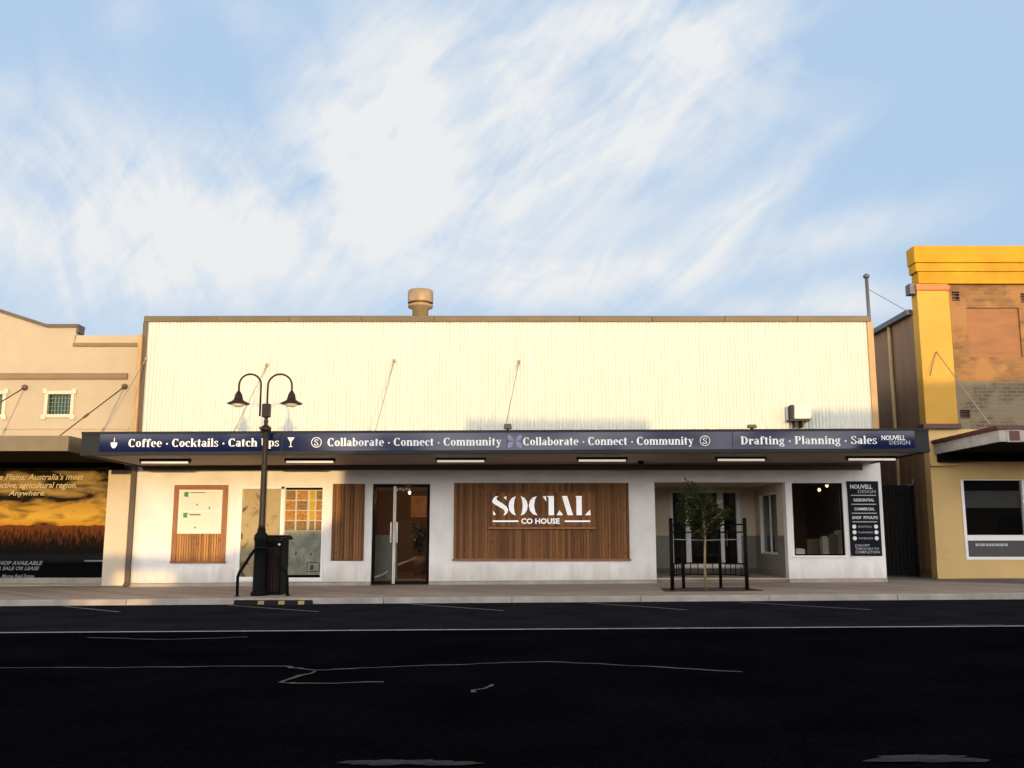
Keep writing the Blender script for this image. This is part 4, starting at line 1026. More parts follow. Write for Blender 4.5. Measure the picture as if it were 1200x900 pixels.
b.box(X(90.5, 384, YLN), X(93.2, 384, YLN), YLN - .05, YLN + .3, lz(390), lz(384)); b.build('parapet_capping', M['frame_brown'], ln)
b = MB(); b.box(X(86, 404, YLN), XE - .05, YLN - .05, YLN - .002, lz(406), lz(402)); b.box(XW, X(150, 442, YLN), YLN - .06, YLN - .002, lz(444.5), lz(437.5)); b.build('cornice', M['left_band'], ln, .008)
b = MB(); b.box(XW, XE - .25, YLN - .02, YLN - .002, lz(503), lz(500.5)); b.build('string_course', M['left_wall'], ln)
for k, q in enumerate((wx, wx2)):
    b = MB(); e = .085; f_ = .17
    b.box(q[0] - e, q[0], YLN - .03, YLN - .002, q[2], q[3]); b.box(q[1], q[1] + e, YLN - .03, YLN - .002, q[2], q[3]); b.box(q[0] - e, q[1] + e, YLN - .03, YLN - .002, q[3], q[3] + e); b.box(q[0] - e, q[1] + e, YLN - .03, YLN - .002, q[2] - e, q[2])
    for sx, xx in ((-1, q[0]), (1, q[1])):
        for sz, zz in ((-1, q[2]), (1, q[3])):
            cx_, cz_ = xx + sx * e * .9, zz + sz * e * .9
            b.prism_y([(cx_ + .085 * math.cos(R(45 + 90 * i)) * 1.0, cz_ + .085 * math.sin(R(45 + 90 * i))) for i in range(4)], YLN - .045, YLN - .0305)
    w = b.build('window', M['cream_trim'], ln)
    b = MB(); b.quad((q[0], YLN + .1, q[2]), (q[1], YLN + .1, q[2]), (q[1], YLN + .1, q[3]), (q[0], YLN + .1, q[3])); b.build('pane', M['green_glass'], w)
    b = MB()
    for i in range(8): xx = q[0] + (q[1] - q[0]) * i / 7; b.box(xx - .008, xx + .008, YLN + .06, YLN + .075, q[2], q[3])
    for i in range(6): zz = q[2] + (q[3] - q[2]) * i / 5; b.box(q[0], q[1], YLN + .045, YLN + .0595, zz - .008, zz + .008)
    b.build('grille', M['green_grid'], w)
# awning of the neighbour
YLA = 20.4
lx1 = X(80, 520, YLA); lzt, lzb = Z(510.5, YLA), Z(528.5, YLA)
b = MB(); b.box(XW, lx1 - .02, YLA + .08, YLN - .01, lzt - .12, lzt - .05); la = b.build('awning', M['opp_roof'], ln)
b = MB(); b.box(XW, lx1, YLA, YLA + .06, lzb, lzt); b.build('fascia', M['left_fascia'], la, .006)
b = MB(); b.box(lx1 - .05, lx1, YLA + .062, YLN - .01, lzb, lzt); b.build('end_board', M['frame_brown'], la)
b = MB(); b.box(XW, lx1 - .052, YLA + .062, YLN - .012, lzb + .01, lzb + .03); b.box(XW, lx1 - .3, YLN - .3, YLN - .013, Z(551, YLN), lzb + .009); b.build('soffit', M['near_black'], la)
for (a, e) in (((29, 454), (-66, 512)), ((146, 453), (68, 512))):
    p = PT(*a, YLN - .03); q = Vector((X(e[0], e[1], YLA + .1), YLA + .1, lzt - .02)); d = (p - q).normalized()
    b = MB(); b.tube([q, p], .016, 6); m_ = q.lerp(p, .38); b.tube([m_ - d * .12, m_ + d * .12], .032, 6); b.lathe(p + Vector((0, .0, -.07)), [(.03, 0), (.075, .03), (.075, .11), (.03, .14)], 10); b.build('tie_rod', M['rod_dark'], la)
# pillar, sill and mural window
b = MB(); b.box(spx1 + .002, X(150.5, 615, YLN), YLN - .05, YLN - .002, -.3, Z(551, YLN)); b.build('pillar', M['pillar'], ln, .01)
b = MB(); b.box(XW + 1, spx1 - .002, YLN - .06, YLN + .05, Z(684, YLN), shopz[0]); b.build('window_sill', M['kerb'], ln, .008)
def mural_mat(x0, x1, z0, z1):
    m = bpy.data.materials.new('printed_sunset_field'); m.use_nodes = True
    nt = m.node_tree; L = nt.links; N = nt.nodes; bs = N['Principled BSDF']; bs.inputs['Roughness'].default_value = .7; bs.inputs['Specular IOR Level'].default_value = .08
    tc = N.new('ShaderNodeTexCoord'); sp = N.new('ShaderNodeSeparateXYZ'); L.new(tc.outputs['Object'], sp.inputs[0])
    def mt(op, a, bb=0.0, clamp=False):
        n = N.new('ShaderNodeMath'); n.operation = op; n.use_clamp = clamp
        for i, v in enumerate((a, bb)):
            if isinstance(v, (int, float)): n.inputs[i].default_value = v
            else: L.new(v, n.inputs[i])
        return n.outputs[0]
    v = mt('DIVIDE', mt('SUBTRACT', sp.outputs[2], z0), z1 - z0)
    def noise(sx, sz, det, off):
        cb = N.new('ShaderNodeCombineXYZ'); L.new(mt('MULTIPLY', sp.outputs[0], sx), cb.inputs[0]); L.new(mt('MULTIPLY', sp.outputs[2], sz), cb.inputs[2]); cb.inputs[1].default_value = off
        n = N.new('ShaderNodeTexNoise'); n.inputs['Scale'].default_value = 1; n.inputs['Detail'].default_value = det; n.inputs['Distortion'].default_value = .4; L.new(cb.outputs[0], n.inputs['Vector']); return n.outputs[0]
    def ramp(src, stops):
        r = N.new('ShaderNodeValToRGB'); L.new(src, r.inputs[0]); e = r.color_ramp.elements
        e[0].position, e[0].color = stops[0][0], (*stops[0][1], 1); e[1].position, e[1].color = stops[-1][0], (*stops[-1][1], 1)
        for p, c in stops[1:-1]: q = e.new(p); q.color = (*c, 1)
        return r.outputs[0]
    sky = ramp(v, [(.46, (.60, .25, .025)), (.55, (.78, .46, .07)), (.66, (.62, .34, .06)), (.8, (.46, .31, .12)), (1.0, (.36, .26, .12))])
    cl_ = mt('MULTIPLY', mt('SUBTRACT', noise(1.1, 3.4, 6, 2.0), mt('ADD', .42, mt('MULTIPLY', mt('SUBTRACT', .8, v), .30))), 6.0, True)
    mx = N.new('ShaderNodeMix'); mx.data_type = 'RGBA'; L.new(cl_, mx.inputs[0]); L.new(sky, mx.inputs[6]); mx.inputs[7].default_value = (.018, .012, .006, 1)
    field = ramp(mt('ADD', v, mt('MULTIPLY', mt('SUBTRACT', noise(22, 5, 6, 5.0), .5), .42)), [(.25, (.002, .002, .0025)), (.31, (.006, .004, .003)), (.38, (.06, .018, .008)), (.46, (.16, .05, .012))])
    edge = mt('GREATER_THAN', mt('ADD', v, mt('MULTIPLY', mt('SUBTRACT', noise(2.4, .2, 5, 9.0), .5), .09)), .475)
    m2 = N.new('ShaderNodeMix'); m2.data_type = 'RGBA'; L.new(edge, m2.inputs[0]); L.new(field, m2.inputs[6]); L.new(mx.outputs[2], m2.inputs[7])
    L.new(m2.outputs[2], bs.inputs['Base Color']); return m
off = OFF[ln]
M['mural'] = mural_mat(0, 0, shopz[0] - off.z, shopz[1] - off.z)
b = MB(); b.box(XW + 1, spx1, YLN + .06, YLN + .09, shopz[0], shopz[1]); sw_ = b.build('shop_window', M['mural'], ln)
b = MB(); b.quad((XW + 1, YLN + .03, shopz[0]), (spx1, YLN + .03, shopz[0]), (spx1, YLN + .03, shopz[1]), (XW + 1, YLN + .03, shopz[1])); b.build('pane', M['glass'], sw_)
def mural_text(body, px0, px1, top, bot, m='letter', bold=.015, sh=.25):
    b = MB(); text_mesh(b, body, X(px0, top, YLN), X(px1, top, YLN), Z(bot, YLN), Z(top, YLN) - Z(bot, YLN), YLN + .055, bold, sh); b.build('window_lettering', M[m], sw_, fix=False)
M['mural_letter'] = mat('cream_print', (.80, .66, .45), .5, var=.05)
mural_text("The Plains: Australia's most", -12, 97, 555, 562, 'mural_letter'); mural_text('productive, agricultural region.', -22, 89, 564.5, 571.5, 'mural_letter'); mural_text('Anywhere.', 9, 52, 574.5, 580.5, 'mural_letter')
mural_text('THIS SHOP AVAILABLE', -22, 49, 657.5, 662, 'letter_grey', .03); mural_text('FOR SALE OR LEASE', -12, 45, 664, 668, 'letter_grey', .03); mural_text('Moree Real Estate', 1, 39, 673, 677, 'letter_grey', .02)
b = MB(); b.box(X(98, 657, YLN), spx1, YLN + .05, YLN + .058, Z(658, YLN), Z(656.6, YLN)); b.build('sticker_strip', M['letter_grey'], sw_)
# downpipe between the two shops
dp = thing('downpipe', (X(154, 600, YF - .1), YF - .12, foot_z(-9.4, YF)), 'brown downpipe running down between the peach shop and white shop', 'downpipe')
b = MB(); xa = X(161.5, 450, YF - .1) ; b.box(xa - .05, xa + .045, YF - .14, YF - .05, 3.25, Z(392, YF - .1)); b.build('upper_pipe', M['sunlit_ochre'], dp, .012)  # upper length coloured as if sunlit; the same pipe is dark below
b = MB(); xa = X(153.2, 620, YF - .1); b.box(xa - .055, xa + .055, YF - .16, YF - .055, foot_z(-9.4, YF) + .03, 2.86); b.tube([(xa, YF - .1, foot_z(-9.4, YF) + .12), (xa - .03, YF - .2, foot_z(-9.4, YF) + .03)], .05, 8); b.build('lower_pipe', M['frame_brown'], dp, .012)
b = MB(); xa2 = X(161.5, 450, YF - .1); b.tube([(xa2, YF - .095, 3.26), (xa2, YF - .095, 3.1), (xa, YF - .105, 2.95), (xa, YF - .105, 2.85)], .048, 8); b.build('offset_bend', M['frame_brown'], dp)

# ================================================================== RIGHT NEIGHBOUR
YR = 25.0
XRW = X(1094, 600, YR); XRE = 24.0
rn = thing('brick_shop', ((XRW + XRE) / 2, YR, 0), 'tall yellow and ochre brick shop with boarded upper window', 'shop')
rz = lambda py: Z(py, YR)
xp1 = X(1117, 420, YR)
pil0, pil1 = X(1079.5, 420, YR), X(1117, 420, YR)
# ochre upper brick and darker grey-brown lower brick
zsplit = rz(446); zcor = rz(503); zpar = rz(333)
b = MB()
bw = fr(1135.5, 360, 1197.5, 418, YR); v1 = fr(1116.5, 341, 1125.5, 352, YR); v2 = fr(1197.5, 343, 1207, 354, YR)
b.holed_wall(pil1 - .02, XRE, zsplit, zpar, YR + .06, YR + .35, [bw, v1, v2]); b.build('upper_brickwork', M['ochre_brick'], rn)
v3 = fr(1126, 480, 1138, 490, YR)
b = MB(); b.holed_wall(pil1 - .02, XRE, rz(520), zsplit, YR + .05, YR + .35, [v3]); b.build('lower_brickwork', M['lower_brick'], rn)
b = MB(); b.box(bw[0] + .01, bw[1] - .01, YR + .10, YR + .14, bw[2] + .01, bw[3] - .01); b.build('boarded_window', M['ply'], rn)
for q in (v1, v2, v3):
    b = MB(); b.box(q[0], q[1], YR + .2, YR + .22, q[2], q[3])
    for i in range(3): zz = q[2] + (q[3] - q[2]) * (i + .5) / 3; b.box(q[0], q[1], YR + .09, YR + .11, zz - .012, zz + .012)
    b.build('air_vent', M['maroon'], rn)
b = MB(); b.box(pil0, pil1, YR - .02, YR + .35, rz(497), zpar); b.build('pillar', M['pillar_yellow'], rn, .01)
b = MB(); b.box(pil0 - .03, pil1 + .02, YR - .07, YR + .36, rz(340.5), rz(334.5)); b.build('pillar_capital', M['terracotta'], rn, .012)
b = MB(); xq = X(1069, 300, YR)
b.box(xq + .10, XRE, YR - .06, YR + .38, zpar, rz(319)); b.box(xq + .035, XRE, YR - .09, YR + .38, rz(319) + .002, rz(309)); b.box(xq, XRE, YR - .13, YR + .38, rz(309) + .002, rz(289.5)); b.build('parapet', M['yellow'], rn, .012)
b = MB(); b.box(xq - .12, pil0 - .032, YR + .0, YR + .3, rz(344), rz(332)); b.build('gutter_end', M['gutter'], rn)
b = MB(); b.box(pil0 - .12, X(1124, 500, YR), YR - .14, YR + .3, rz(503), rz(497) - .002); b.build('cornice', M['maroon'], rn, .01)
# ground floor
z0 = -.2
gw = fr(1128.5, 562, 1300, 656, YR)
b = MB(); b.holed_wall(XRW, XRE, z0, rz(503) - .002, YR, YR + .35, [gw]); b.build('wall', M['yellow_cream'], rn)
b = MB(); b.box(XRW - .03, XRW + .5, YR - .05, YR - .002, z0, rz(656)); b.build('base_moulding', M['yellow_cream'], rn, .01)
b = MB(); b.box(XRW - .02, X(1126, 545, YR), YR - .10, YR - .002, rz(546.5), rz(543)); b.build('ledge', M['yellow_cream'], rn, .01)
b = MB(); t = .075
xm2 = X(1199.5, 600, YR)
b.box(gw[0], gw[0] + t, YR - .02, YR + .1, gw[2], gw[3]); b.box(xm2, xm2 + t, YR - .02, YR + .1, gw[2] + t, gw[3] - .02); b.box(gw[0] + t, gw[1], YR - .02, YR + .1, gw[2], gw[2] + t); b.box(gw[0] + t, xm2, YR - .02, YR + .1, rz(633.5), rz(627)); b.box(gw[0] + t, gw[1], YR - .02, YR + .1, gw[3] - .02, gw[3])
w = b.build('shop_window', M['white'], rn, .006)
b = MB(); b.quad((gw[0] + t, YR + .07, rz(627)), (gw[1], YR + .07, rz(627)), (gw[1], YR + .07, gw[3]), (gw[0] + t, YR + .07, gw[3])); b.build('pane', M['glass'], w)
b = MB(); b.box(gw[0] + t, gw[1], YR + .3, YR + .33, rz(633), gw[3]); b.build('dark_lining', M['near_black'], w)
b = MB(); b.box(gw[0] + t, gw[1], YR + .12, YR + .14, rz(595), rz(575)); b.build('blind', M['blind'], w)
b = MB(); b.box(gw[0] + t, gw[1], YR + .04, YR + .06, gw[2] + t, rz(633.5)); b.build('lower_panel', M['panel_grey'], w)
b = MB(); xx = X(1144, 638, YR)
for i, ww in enumerate((.10, .05, .12, .08, .06, .1, .05, .07, .03, .1, .09)):
    b.box(xx, xx + ww * .78, YR + .033, YR + .039, rz(640), rz(637)); xx += ww
b.build('small_print', M['letter_grey'], w)
# awning
YRA = 21.6
rx0 = XRW + .12
zt1, zb1 = Z(503.5, YRA), Z(517.5, YRA)
b = MB(); b.box(rx0 + .03, XRE, YRA + .05, YR - .02, zt1 - .02, zt1 + .04); ra = b.build('awning', M['opp_roof'], rn)
b = MB(); b.box(rx0, rx0 + .05, YRA + .055, YR - .005, zb1, zt1); b.box(rx0, XRE, YRA, YRA + .05, zb1, zt1); b.build('fascia', M['white_worn'], ra, .005)
b = MB(); b.box(rx0 - .06, rx0 + .06, YRA - .06, YR - .005, zt1 + .002, zt1 + .095); b.box(rx0 + .06, XRE, YRA - .06, YRA + .06, zt1 + .002, zt1 + .095); b.build('gutter', M['maroon'], ra, .01)
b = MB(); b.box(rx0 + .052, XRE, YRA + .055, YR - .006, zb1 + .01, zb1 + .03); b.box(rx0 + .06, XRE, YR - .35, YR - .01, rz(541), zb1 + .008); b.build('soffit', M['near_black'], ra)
q = fr(1182, 505, 1194, 517, YRA)
b = MB(); b.box(q[0] - .04, q[1] + .04, YRA - .03, YRA - .002, q[2] - .02, q[3] + .03); b.build('fascia_plate', M['white_worn'], ra)
b = MB(); b.box(q[0], q[1], YRA - .04, YRA - .031, q[2] + .01, q[3]); b.build('plate_inset', M['maroon'], ra)
p = PT(1097, 412, YR - .03)
for e in ((1160, 497, YRA + .2), (1090, 440, YR - .04)):
    b = MB(); b.tube([p, PT(*e)], .012, 6); b.build('tie_rod', M['rod'], ra)
# side wall along the alley
xs_ = pil0 + .02
b = MB(); ztop = 7.05
tmp = MB(); corrugated(tmp, YR + .36, YR + 16, 0, 0.2, ztop, pitch=.5, amp=.015, n=4)
for v in tmp.bm.verts: v.co = Vector((xs_ + v.co.y, v.co.x, v.co.z))
tmp.build('side_wall', M['brown_sheet'], rn)
b = MB(); b.box(xs_ + .03, XRE, YR + .36, YR + 16, -.2, ztop - .05); b.build('hall_body', M['brown_sheet'], rn)
b = MB(); b.box(xs_ - .16, xs_ - .02, YR + .38, YR + 16, ztop - .02, ztop + .12); b.box(xs_ - .019, XRE, YR + .38, YR + 16, ztop + .04, ztop + .1); b.build('roof', M['gutter'], rn)
for Y_ in (26.9, 29.0):
    b = MB(); b.tube([(xs_ - .06, Y_, .2), (xs_ - .06, Y_, ztop - .03)], .055, 8); b.build('downpipe', M['tan_pipe'], rn)
b = MB(); b.tube([(xs_ - .05, 25.9, 2.6), (xs_ - .1, 25.9, 2.45), (xs_ - .3, 26.3, 2.4), (xs_ - .3, 26.3, 2.1)], .04, 8); b.build('waste_pipe', M['gutter'], rn)

# ---- gate across the alley
YG = 26.0
gx0, gx1 = XR + .02, xs_ - .03
gz = foot_z(9.5, YG)
gt = thing('slatted_gate', ((gx0 + gx1) / 2, YG, gz), 'black upright slat gate closing the alley between two shops', 'gate')
b = MB(); k = 0; x = gx0 + .07; zt_ = Z(568.5, YG)
while x < gx1 - .09: b.box(x, x + .085, YG - .012 + (k % 2) * .012, YG + .02, gz + .05, zt_ - .0); x += .105; k += 1
b.build('slats', M['gate'], gt)
b = MB(); b.box(gx0, gx0 + .065, YG - .03, YG + .04, gz, zt_ + .02); b.box(gx1 - .065, gx1, YG - .03, YG + .04, gz, zt_ + .02); b.build('gate_posts', M['gate'], gt)
b = MB(); b.box(gx0 + .066, gx1 - .066, YG + .021, YG + .05, zt_ - .3, zt_ - .24); b.box(gx0 + .066, gx1 - .066, YG + .021, YG + .05, gz + .2, gz + .26); b.build('rails', M['gate'], gt)
# ---- flue behind the right end of the parapet
YFL = 24.6
p = PT(1019, 372, YFL); zt_ = Z(322, YFL)
fl = thing('flue_pipe', (p.x, YFL, 5.5), 'thin dark flue pipe with small cap rising between the two roofs', 'flue')
b = MB(); b.tube([(p.x, YFL, 5.5), (p.x - .02, YFL, zt_ - .1)], .045, 10); b.build('pipe', M['gutter'], fl)
b = MB(); b.lathe((p.x - .02, YFL, zt_ - .1), [(.05, 0), (.085, .03), (.085, .08), (.05, .11), (.02, .13)], 14); b.build('cap', M['gutter'], fl)
b = MB(); b.tube([(p.x - .02, YFL, Z(338, YFL)), PT(1062, 364, 26.5)], .008, 5); b.build('stay_wire', M['gutter'], fl)

# ================================================================== STREET FURNITURE
# ---- lamp
LX, LY = X(309, 560, 19.9), 19.9
lz0 = foot_z(LX, LY)
lamp = thing('street_lamp', (LX, LY, lz0), 'dark bronze double arm street lamp with bell shades beside the bin', 'street lamp')
zj0, zj1 = Z(489, LY), Z(476, LY)
b = MB(); b.lathe((LX, LY, 0), [(.075, 1.2), (.062, 1.3), (.058, 2.2), (.05, zj0 - .25), (.062, zj0 - .22), (.04, zj0 - .15), (.05, zj0 - .08), (.03, zj0 - .04), (.055, zj0)], 16); b.build('pole', M['lamp_iron'], lamp)
b = MB(); b.lathe((LX, LY, 0), [(.17, lz0 - .01), (.17, lz0 + .06), (.135, lz0 + .10), (.13, .95), (.15, 1.0), (.14, 1.08), (.085, 1.15), (.08, 1.22)], 16); b.build('base_column', M['black'], lamp)
zc = Z(503, LY)
b = MB(); b.lathe((LX, LY, 0), [(.05, zc - .06), (.11, zc - .03), (.12, zc + .03), (.06, zc + .08)], 14)
b.tube([(LX - .14, LY, zc + .03), (LX + .02, LY, zc + .03)], .02, 6); b.build('collar', M['lamp_iron'], lamp)
b = MB(); b.box(LX - .085, LX + .085, LY - .06, LY + .06, zj0, zj1 + .05); b.build('arm_bracket', M['lamp_iron'], lamp, .015)
def z2(px, py): return (X(px, py, LY), Z(py, LY))
for s, xin, xout, xs2 in ((-1, 306.0, 280.3, 280), (1, 314.0, 342.3, 342.5)):
    ra_, rb_ = X(xin, 450, LY), X(xout, 450, LY); cx = (ra_ + rb_) / 2; rr = abs(rb_ - ra_) / 2
    ztop_ = Z(438.5, LY); zc_ = ztop_ - rr
    path = [(ra_, LY, zj0 + .02), (ra_, LY, zc_)] + [(cx + (ra_ - cx) * math.cos(t_), LY, zc_ + rr * math.sin(t_)) for t_ in [math.pi * i / 14 for i in range(1, 15)]] + [(rb_, LY, Z(459, LY))]
    b = MB(); b.tube(path, .021, 8); arm = b.build('arm', M['lamp_iron'], lamp)
    zs = Z(473.5, LY); zt2 = Z(459, LY)
    hh = zt2 - zs
    b = MB(); b.lathe((rb_, LY, zs), [(.225, 0), (.235, .012), (.15, .055), (.10, .09), (.085, hh * .55), (.075, hh * .75), (.045, hh * .95), (.025, hh + .02)], 22); b.build('lamp_shade', M['lamp_iron'], arm)
    b = MB(); b.lathe((rb_, LY, zs - .065), [(.03, 0), (.09, .012), (.125, .05), (.13, .066)], 18); b.build('globe', M['globe'], arm)
# ---- bin enclosure behind/beside the lamp
BY = 20.05
bx0, bx1 = X(308, 665, BY) - .02, X(329.5, 665, BY)
bz = foot_z(-5, BY); btop = Z(627, BY)
bn = thing('litter_bin', ((bx0 + bx1) / 2, BY + .3, bz), 'black litter bin enclosure with red brown slats beside the street lamp', 'litter bin')
b = MB(); b.box(bx0 - .12, bx0 + .04, BY, BY + .05, bz, btop - .1); b.box(bx1 - .05, bx1, BY, BY + .05, bz, btop - .1); b.box(bx0 - .12, bx0 - .07, BY + .05, BY + .62, bz, btop - .1); b.box(bx1 - .05, bx1, BY + .05, BY + .62, bz, btop - .1); b.box(bx0 + .04, bx1 - .05, BY, BY + .05, btop - .24, btop - .1); b.box(bx0 + .04, bx1 - .05, BY + .005, BY + .05, bz + .01, bz + .06); b.build('frame', M['black'], bn, .008)
b = MB(); x = bx0 + .045; 
while x < bx1 - .08: b.box(x, min(x + .055, bx1 - .052), BY + .012, BY + .035, bz + .065, btop - .245); x += .065
b.build('slat_panel', M['slat_brown'], bn)
b = MB(); b.box(bx0 - .06, bx1 - .06, BY + .07, BY + .58, bz + .03, btop - .14); b.build('inner_bin', M['black'], bn, .02)
b = MB(); b.box(bx0 - .16, bx1 + .07, BY - .05, BY + .68, btop - .098, btop - .05); b.hexa([(bx0 - .16, BY - .04, btop - .049), (bx1 + .07, BY - .04, btop - .049), (bx1 + .07, BY + .66, btop - .049), (bx0 - .16, BY + .66, btop - .049)], [(bx0 - .12, BY, btop), (bx1 + .04, BY, btop), (bx1 + .04, BY + .6, btop), (bx0 - .12, BY + .6, btop)]); b.build('lid', M['black'], bn, .01)
b = MB(); p = PT(327, 638, BY - .005); b.lathe(p, [(.001, -.025), (.025, -.015), (.025, .015), (.001, .025)], 8); b.build('lock_badge', M['letter'], bn)
# ---- bent guard rail
GY = 19.75
pts = [PT(278, 697, GY), PT(278.5, 676, GY), PT(281, 670, GY), PT(297, 646, GY), PT(301, 642, GY), PT(313, 642, GY), PT(317, 646, GY), PT(333, 669, GY), PT(336.5, 675, GY), PT(337, 697, GY)]
pts[0].z = foot_z(-5.6, GY) - .01; pts[-1].z = foot_z(-4.6, GY) - .01
gr = thing('guard_rail', (LX, GY, foot_z(LX, GY)), 'bent black tubular guard rail in front of the bin and lamp', 'guard rail')
b = MB(); b.tube(pts, .03, 10); b.build('rail', M['black'], gr)
for q in (pts[0], pts[-1]): b = MB(); b.lathe((q.x, q.y, q.z), [(.07, 0), (.07, .018), (.035, .025)], 14); b.build('foot_plate', M['black'], gr)
# ---- wheel stop
wy = 18.72; w0, w1 = X(275, 704, wy), X(366, 704, wy); zr = road_z((w0 + w1) / 2, wy)
ws = thing('wheel_stop', ((w0 + w1) / 2, wy, zr), 'black rubber wheel stop with yellow patches at the kerb by the lamp', 'wheel stop')
b = MB(); b.prism_x([(wy - .09, zr), (wy + .09, zr), (wy + .055, zr + .095), (wy - .055, zr + .095)], w0, w1); b.build('block', M['rubber'], ws, .012)
for px in (307, 331, 354):
    xa = X(px - 3.6, 704, wy); xb = X(px + 3.6, 704, wy); 
    b = MB(); b.hexa([(xa, wy - .0905, zr + .02), (xa, wy - .0885, zr + .02), (xa, wy - .062, zr + .088), (xa, wy - .066, zr + .088)], [(xb, wy - .0905, zr + .02), (xb, wy - .0885, zr + .02), (xb, wy - .062, zr + .088), (xb, wy - .066, zr + .088)]); b.build('reflector', M['reflector'], ws)

# ---- young tree and its guard
TY = 20.95; TX = X(827, 680, TY); tz0 = foot_z(TX, TY)
b = MB(); ring = [(TX + .98 * math.cos(a) * (1.0 + .05 * math.sin(5 * a)), 20.85 + .62 * math.sin(a)) for a in [i * math.pi / 12 for i in range(24)]]
ring = [(TX - 1.0, 20.32), (TX + 1.08, 20.32), (TX + 1.0, 21.45), (TX - .9, 21.45)]
b.hexa([(x, y, foot_z(x, y) - .05) for x, y in ring], [(x, y, foot_z(x, y) + .012) for x, y in ring]); tag(b.build('mulch_ground', M['mulch']), kind='structure')
tree = thing('young_tree', (TX, TY, tz0), 'slim young street tree with pale trunk inside black guard', 'tree')
b = MB(); tr_top = Z(585, TY)
path = [(TX, TY, tz0), (TX - .01, TY, tz0 + .5), (TX + .015, TY, 1.0), (TX, TY, 1.4), (TX - .04, TY + .02, tr_top)]
b.tube(path, [.034, .027, .024, .020, .010], 8)
rnd = random.Random(5)
tips = []
for i in range(16):
    z = rnd.uniform(1.0, tr_top - .05); a = rnd.uniform(0, 6.28); L_ = rnd.uniform(.25, .55)
    p0 = Vector((TX, TY, z)); p1 = p0 + Vector((math.cos(a) * L_ - .06, math.sin(a) * L_ * .8, rnd.uniform(.1, .4)))
    if i == 0: p1 = p0 + Vector((.48, 0, .12))
    pm = p0.lerp(p1, .5) + Vector((0, 0, .05)); b.tube([p0, pm, p1], [.010, .007, .003], 5); tips += [p1, pm]
b.build('trunk', M['bark'], tree)
b = MB()
cz = Z(598, TY); cx = X(820, 600, TY)
leaves(b, (X(815, 588, TY), TY, Z(590, TY)), .42, .40, .42, 720, .085, 11)
leaves(b, (X(806, 602, TY), TY, Z(603, TY)), .28, .28, .28, 280, .085, 12)
leaves(b, (X(832, 606, TY), TY, Z(606, TY)), .30, .30, .40, 330, .085, 13)
leaves(b, (X(824, 628, TY), TY, Z(628, TY)), .26, .26, .22, 120, .08, 14)
leaves(b, (X(847, 603, TY), TY, Z(603, TY)), .16, .16, .14, 120, .08, 15)
leaves(b, (X(807, 568, TY), TY, Z(568, TY)), .14, .14, .12, 60, .08, 16)
for i, t_ in enumerate(tips): leaves(b, t_, .12, .12, .12, 22, .075, 30 + i)
b.build('crown', M['leaf'], tree, fix=False)
grd = thing('tree_guard', (TX, 20.85, tz0), 'black steel tree guard of four posts and rails around young tree', 'tree guard')
FY, BY2 = 20.5, 21.25
corners = {'fl': (X(787, 650, FY), FY), 'fr': (X(874, 650, FY), FY), 'bl': (X(801, 680, BY2), BY2), 'br': (X(844.5, 680, BY2), BY2)}
htop = Z(609, FY)
for k, (x, y) in corners.items():
    t_ = htop if k[0] == 'f' else htop - .02
    b = MB(); b.tube([(x, y, foot_z(x, y) - .02), (x, y, t_)], .042 if k[0] == 'f' else .036, 10); b.lathe((x, y, t_), [(.044, 0), (.044, .02), (.02, .035)], 10); b.lathe((x, y, foot_z(x, y)), [(.075, 0), (.075, .02), (.045, .03)], 10); b.build('post', M['black'], grd)
def rail(k1, k2, z, r=.016):
    (xa, ya), (xb, yb) = corners[k1], corners[k2]; b = MB(); b.tube([(xa, ya, z), (xb, yb, z)], r, 8); b.build('rail', M['black'], grd)
zz_ = [Z(614.5, FY), Z(623.5, FY), Z(661, FY), Z(674.5, FY)]
for z in zz_:
    rail('bl', 'br', z); rail('fl', 'bl', z); rail('fr', 'br', z)
for (k1, k2, n_) in (('fl', 'bl', 4), ('bl', 'br', 4), ('br', 'fr', 4)):
    (xa, ya), (xb, yb) = corners[k1], corners[k2]
    for i in range(1, n_ + 1):
        t_ = i / (n_ + 1); x, y = xa + (xb - xa) * t_, ya + (yb - ya) * t_
        b = MB(); b.tube([(x, y, zz_[3]), (x, y, zz_[2])], .010, 6); b.build('picket', M['black'], grd)
b = MB(); z = Z(632, FY); b.tube([(corners['fl'][0], FY, z), (TX, TY, z - .02), (corners['fr'][0], FY, z)], .006, 5); b.build('tie_strap', M['letter_grey'], grd)

# ================================================================== ACROSS THE STREET (unseen, behind the viewer; heights shaped for the shade they cast)
OY = -10.0
def opp(x0, x1, h, depth, label, m='opp', parapet=None):
    t = thing('opposite_shop', ((x0 + x1) / 2, OY, 0), label, 'shop', 'unseen low shops opposite, shaped to cast shade')
    b = MB(); ww = x1 - x0
    b.holed_wall(x0, x1, -.3, h, OY - .3, OY, [(x0 + ww * .15, x0 + ww * .45, .5, 2.3), (x0 + ww * .55, x0 + ww * .75, 0, 2.3)] if ww > 3.5 else []); b.build('front_wall', M[m], t)
    b = MB(); e = .27 * (depth - .31)  # sides skewed along the sun to hold the shade edge
    b.hexa([(x0, OY - .31, -.3), (x1, OY - .31, -.3), (x1 + e, OY - depth, -.3), (x0 + e, OY - depth, -.3)], [(x0, OY - .31, h - .4), (x1, OY - .31, h - .4), (x1 + e, OY - depth, h - .4), (x0 + e, OY - depth, h - .4)]); b.build('building_body', M[m], t)
    if ww > 3.5:
        b = MB(); b.box(x0 + ww * .15, x0 + ww * .45, OY - .16, OY - .12, .5, 2.3); b.box(x0 + ww * .55, x0 + ww * .75, OY - .16, OY - .12, 0, 2.3); b.build('window', M['shop_glass_dark'], t)
    b = MB(); b.box(x0 - .02, x1 + .02, OY - .36, OY + .06, h - .002, h + .06); b.build('capping', M['opp_roof'], t)
DX = 8.35
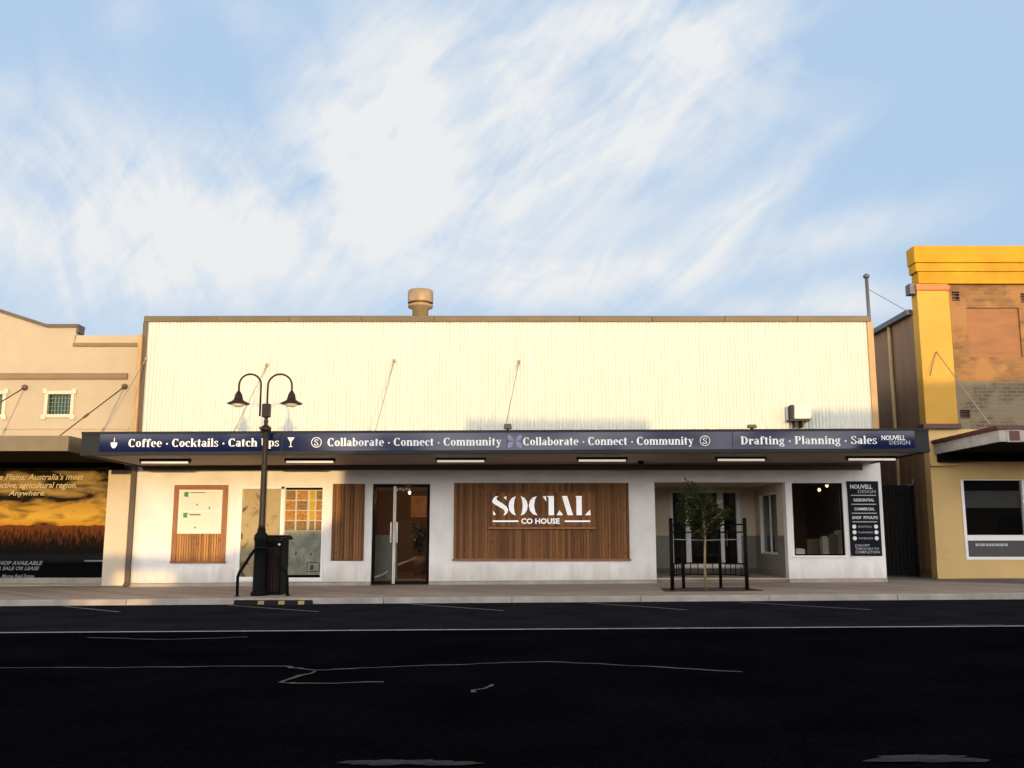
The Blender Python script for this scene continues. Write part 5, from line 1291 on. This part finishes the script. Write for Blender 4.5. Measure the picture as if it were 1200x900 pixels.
def roofz(z): return z + 1.08
opp(4.25, 7.25, 4.28, 9, 'narrow low brown brick shop across the street, unseen, shaped for shade')
opp(7.27, 11.75, 5.0, 9, 'brown brick shop with high parapet across the street, unseen, shaped for shade')
opp(11.77, 15.6, 4.35, 9, 'low brown brick shop beside the stepped one across the street, unseen, shaped for shade')
opp(15.62, 18.3, 5.25, 9, 'stepped brown brick shop across the street, unseen, shaped for shade')
opp(18.32, 40, 6.25, 10, 'long tall brown brick shop across the street, unseen, shaped for shade')
# unseen boards added to shade the lower shop front; the slot lets light through
hd = thing('added_shade_boards', (0, OY, 0), 'unseen grey boards added to shade the lower shop front', 'shade_panel')
top = [(-8, 1.78), (-1.4, 1.78), (.3, 1.72), (1.1, 1.66), (1.8, 1.95), (2.75, 2.26), (3.73, 2.40), (4.24, 2.75)]
b = MB()
for (xa, za), (xb, zb) in zip(top, top[1:]):
    zl = 1.36 if -1.5 < xa < .7 and xb < .9 else -.1
    b.hexa([(xa, OY, zl), (xa, OY + .06, zl), (xa, OY + .06, za), (xa, OY, za)], [(xb, OY, zl), (xb, OY + .06, zl), (xb, OY + .06, zb), (xb, OY, zb)])
b.build('panels', M['hoard'], hd)
for px in (-8, -1.38, .3, 4.2):
    b = MB(); b.box(px - .05, px + .05, OY - .1, OY - .002, -.1, 1.7); b.build('post', M['hoard'], hd)

# two unseen long sheds added to give the glass dark reflections
def shed(x0, x1, y1, y0, h, label):
    t = thing('reflection_shed', ((x0 + x1) / 2, y0, 0), label, 'shed', 'unseen sheds added to darken reflections')
    b = MB(); b.box(x0, x1, y1, y0, -.3, h); b.build('walls', M['brown_sheet'], t)
    b = MB(); m_ = (y0 + y1) / 2
    b.hexa([(x0 - .3, y1 - .4, h), (x0 - .3, y0 + .4, h), (x0 - .3, m_, h + 1.4)], [(x1 + .3, y1 - .4, h), (x1 + .3, y0 + .4, h), (x1 + .3, m_, h + 1.4)]); b.build('roof', M['opp_roof'], t)
shed(-90, -19.5, -56, -40, 8.6, 'unseen long tall brown shed added to darken reflections in the glass')
shed(-19.3, .6, -54, -40, 5.2, 'unseen lower brown shed added to darken reflections in the entrance glass')
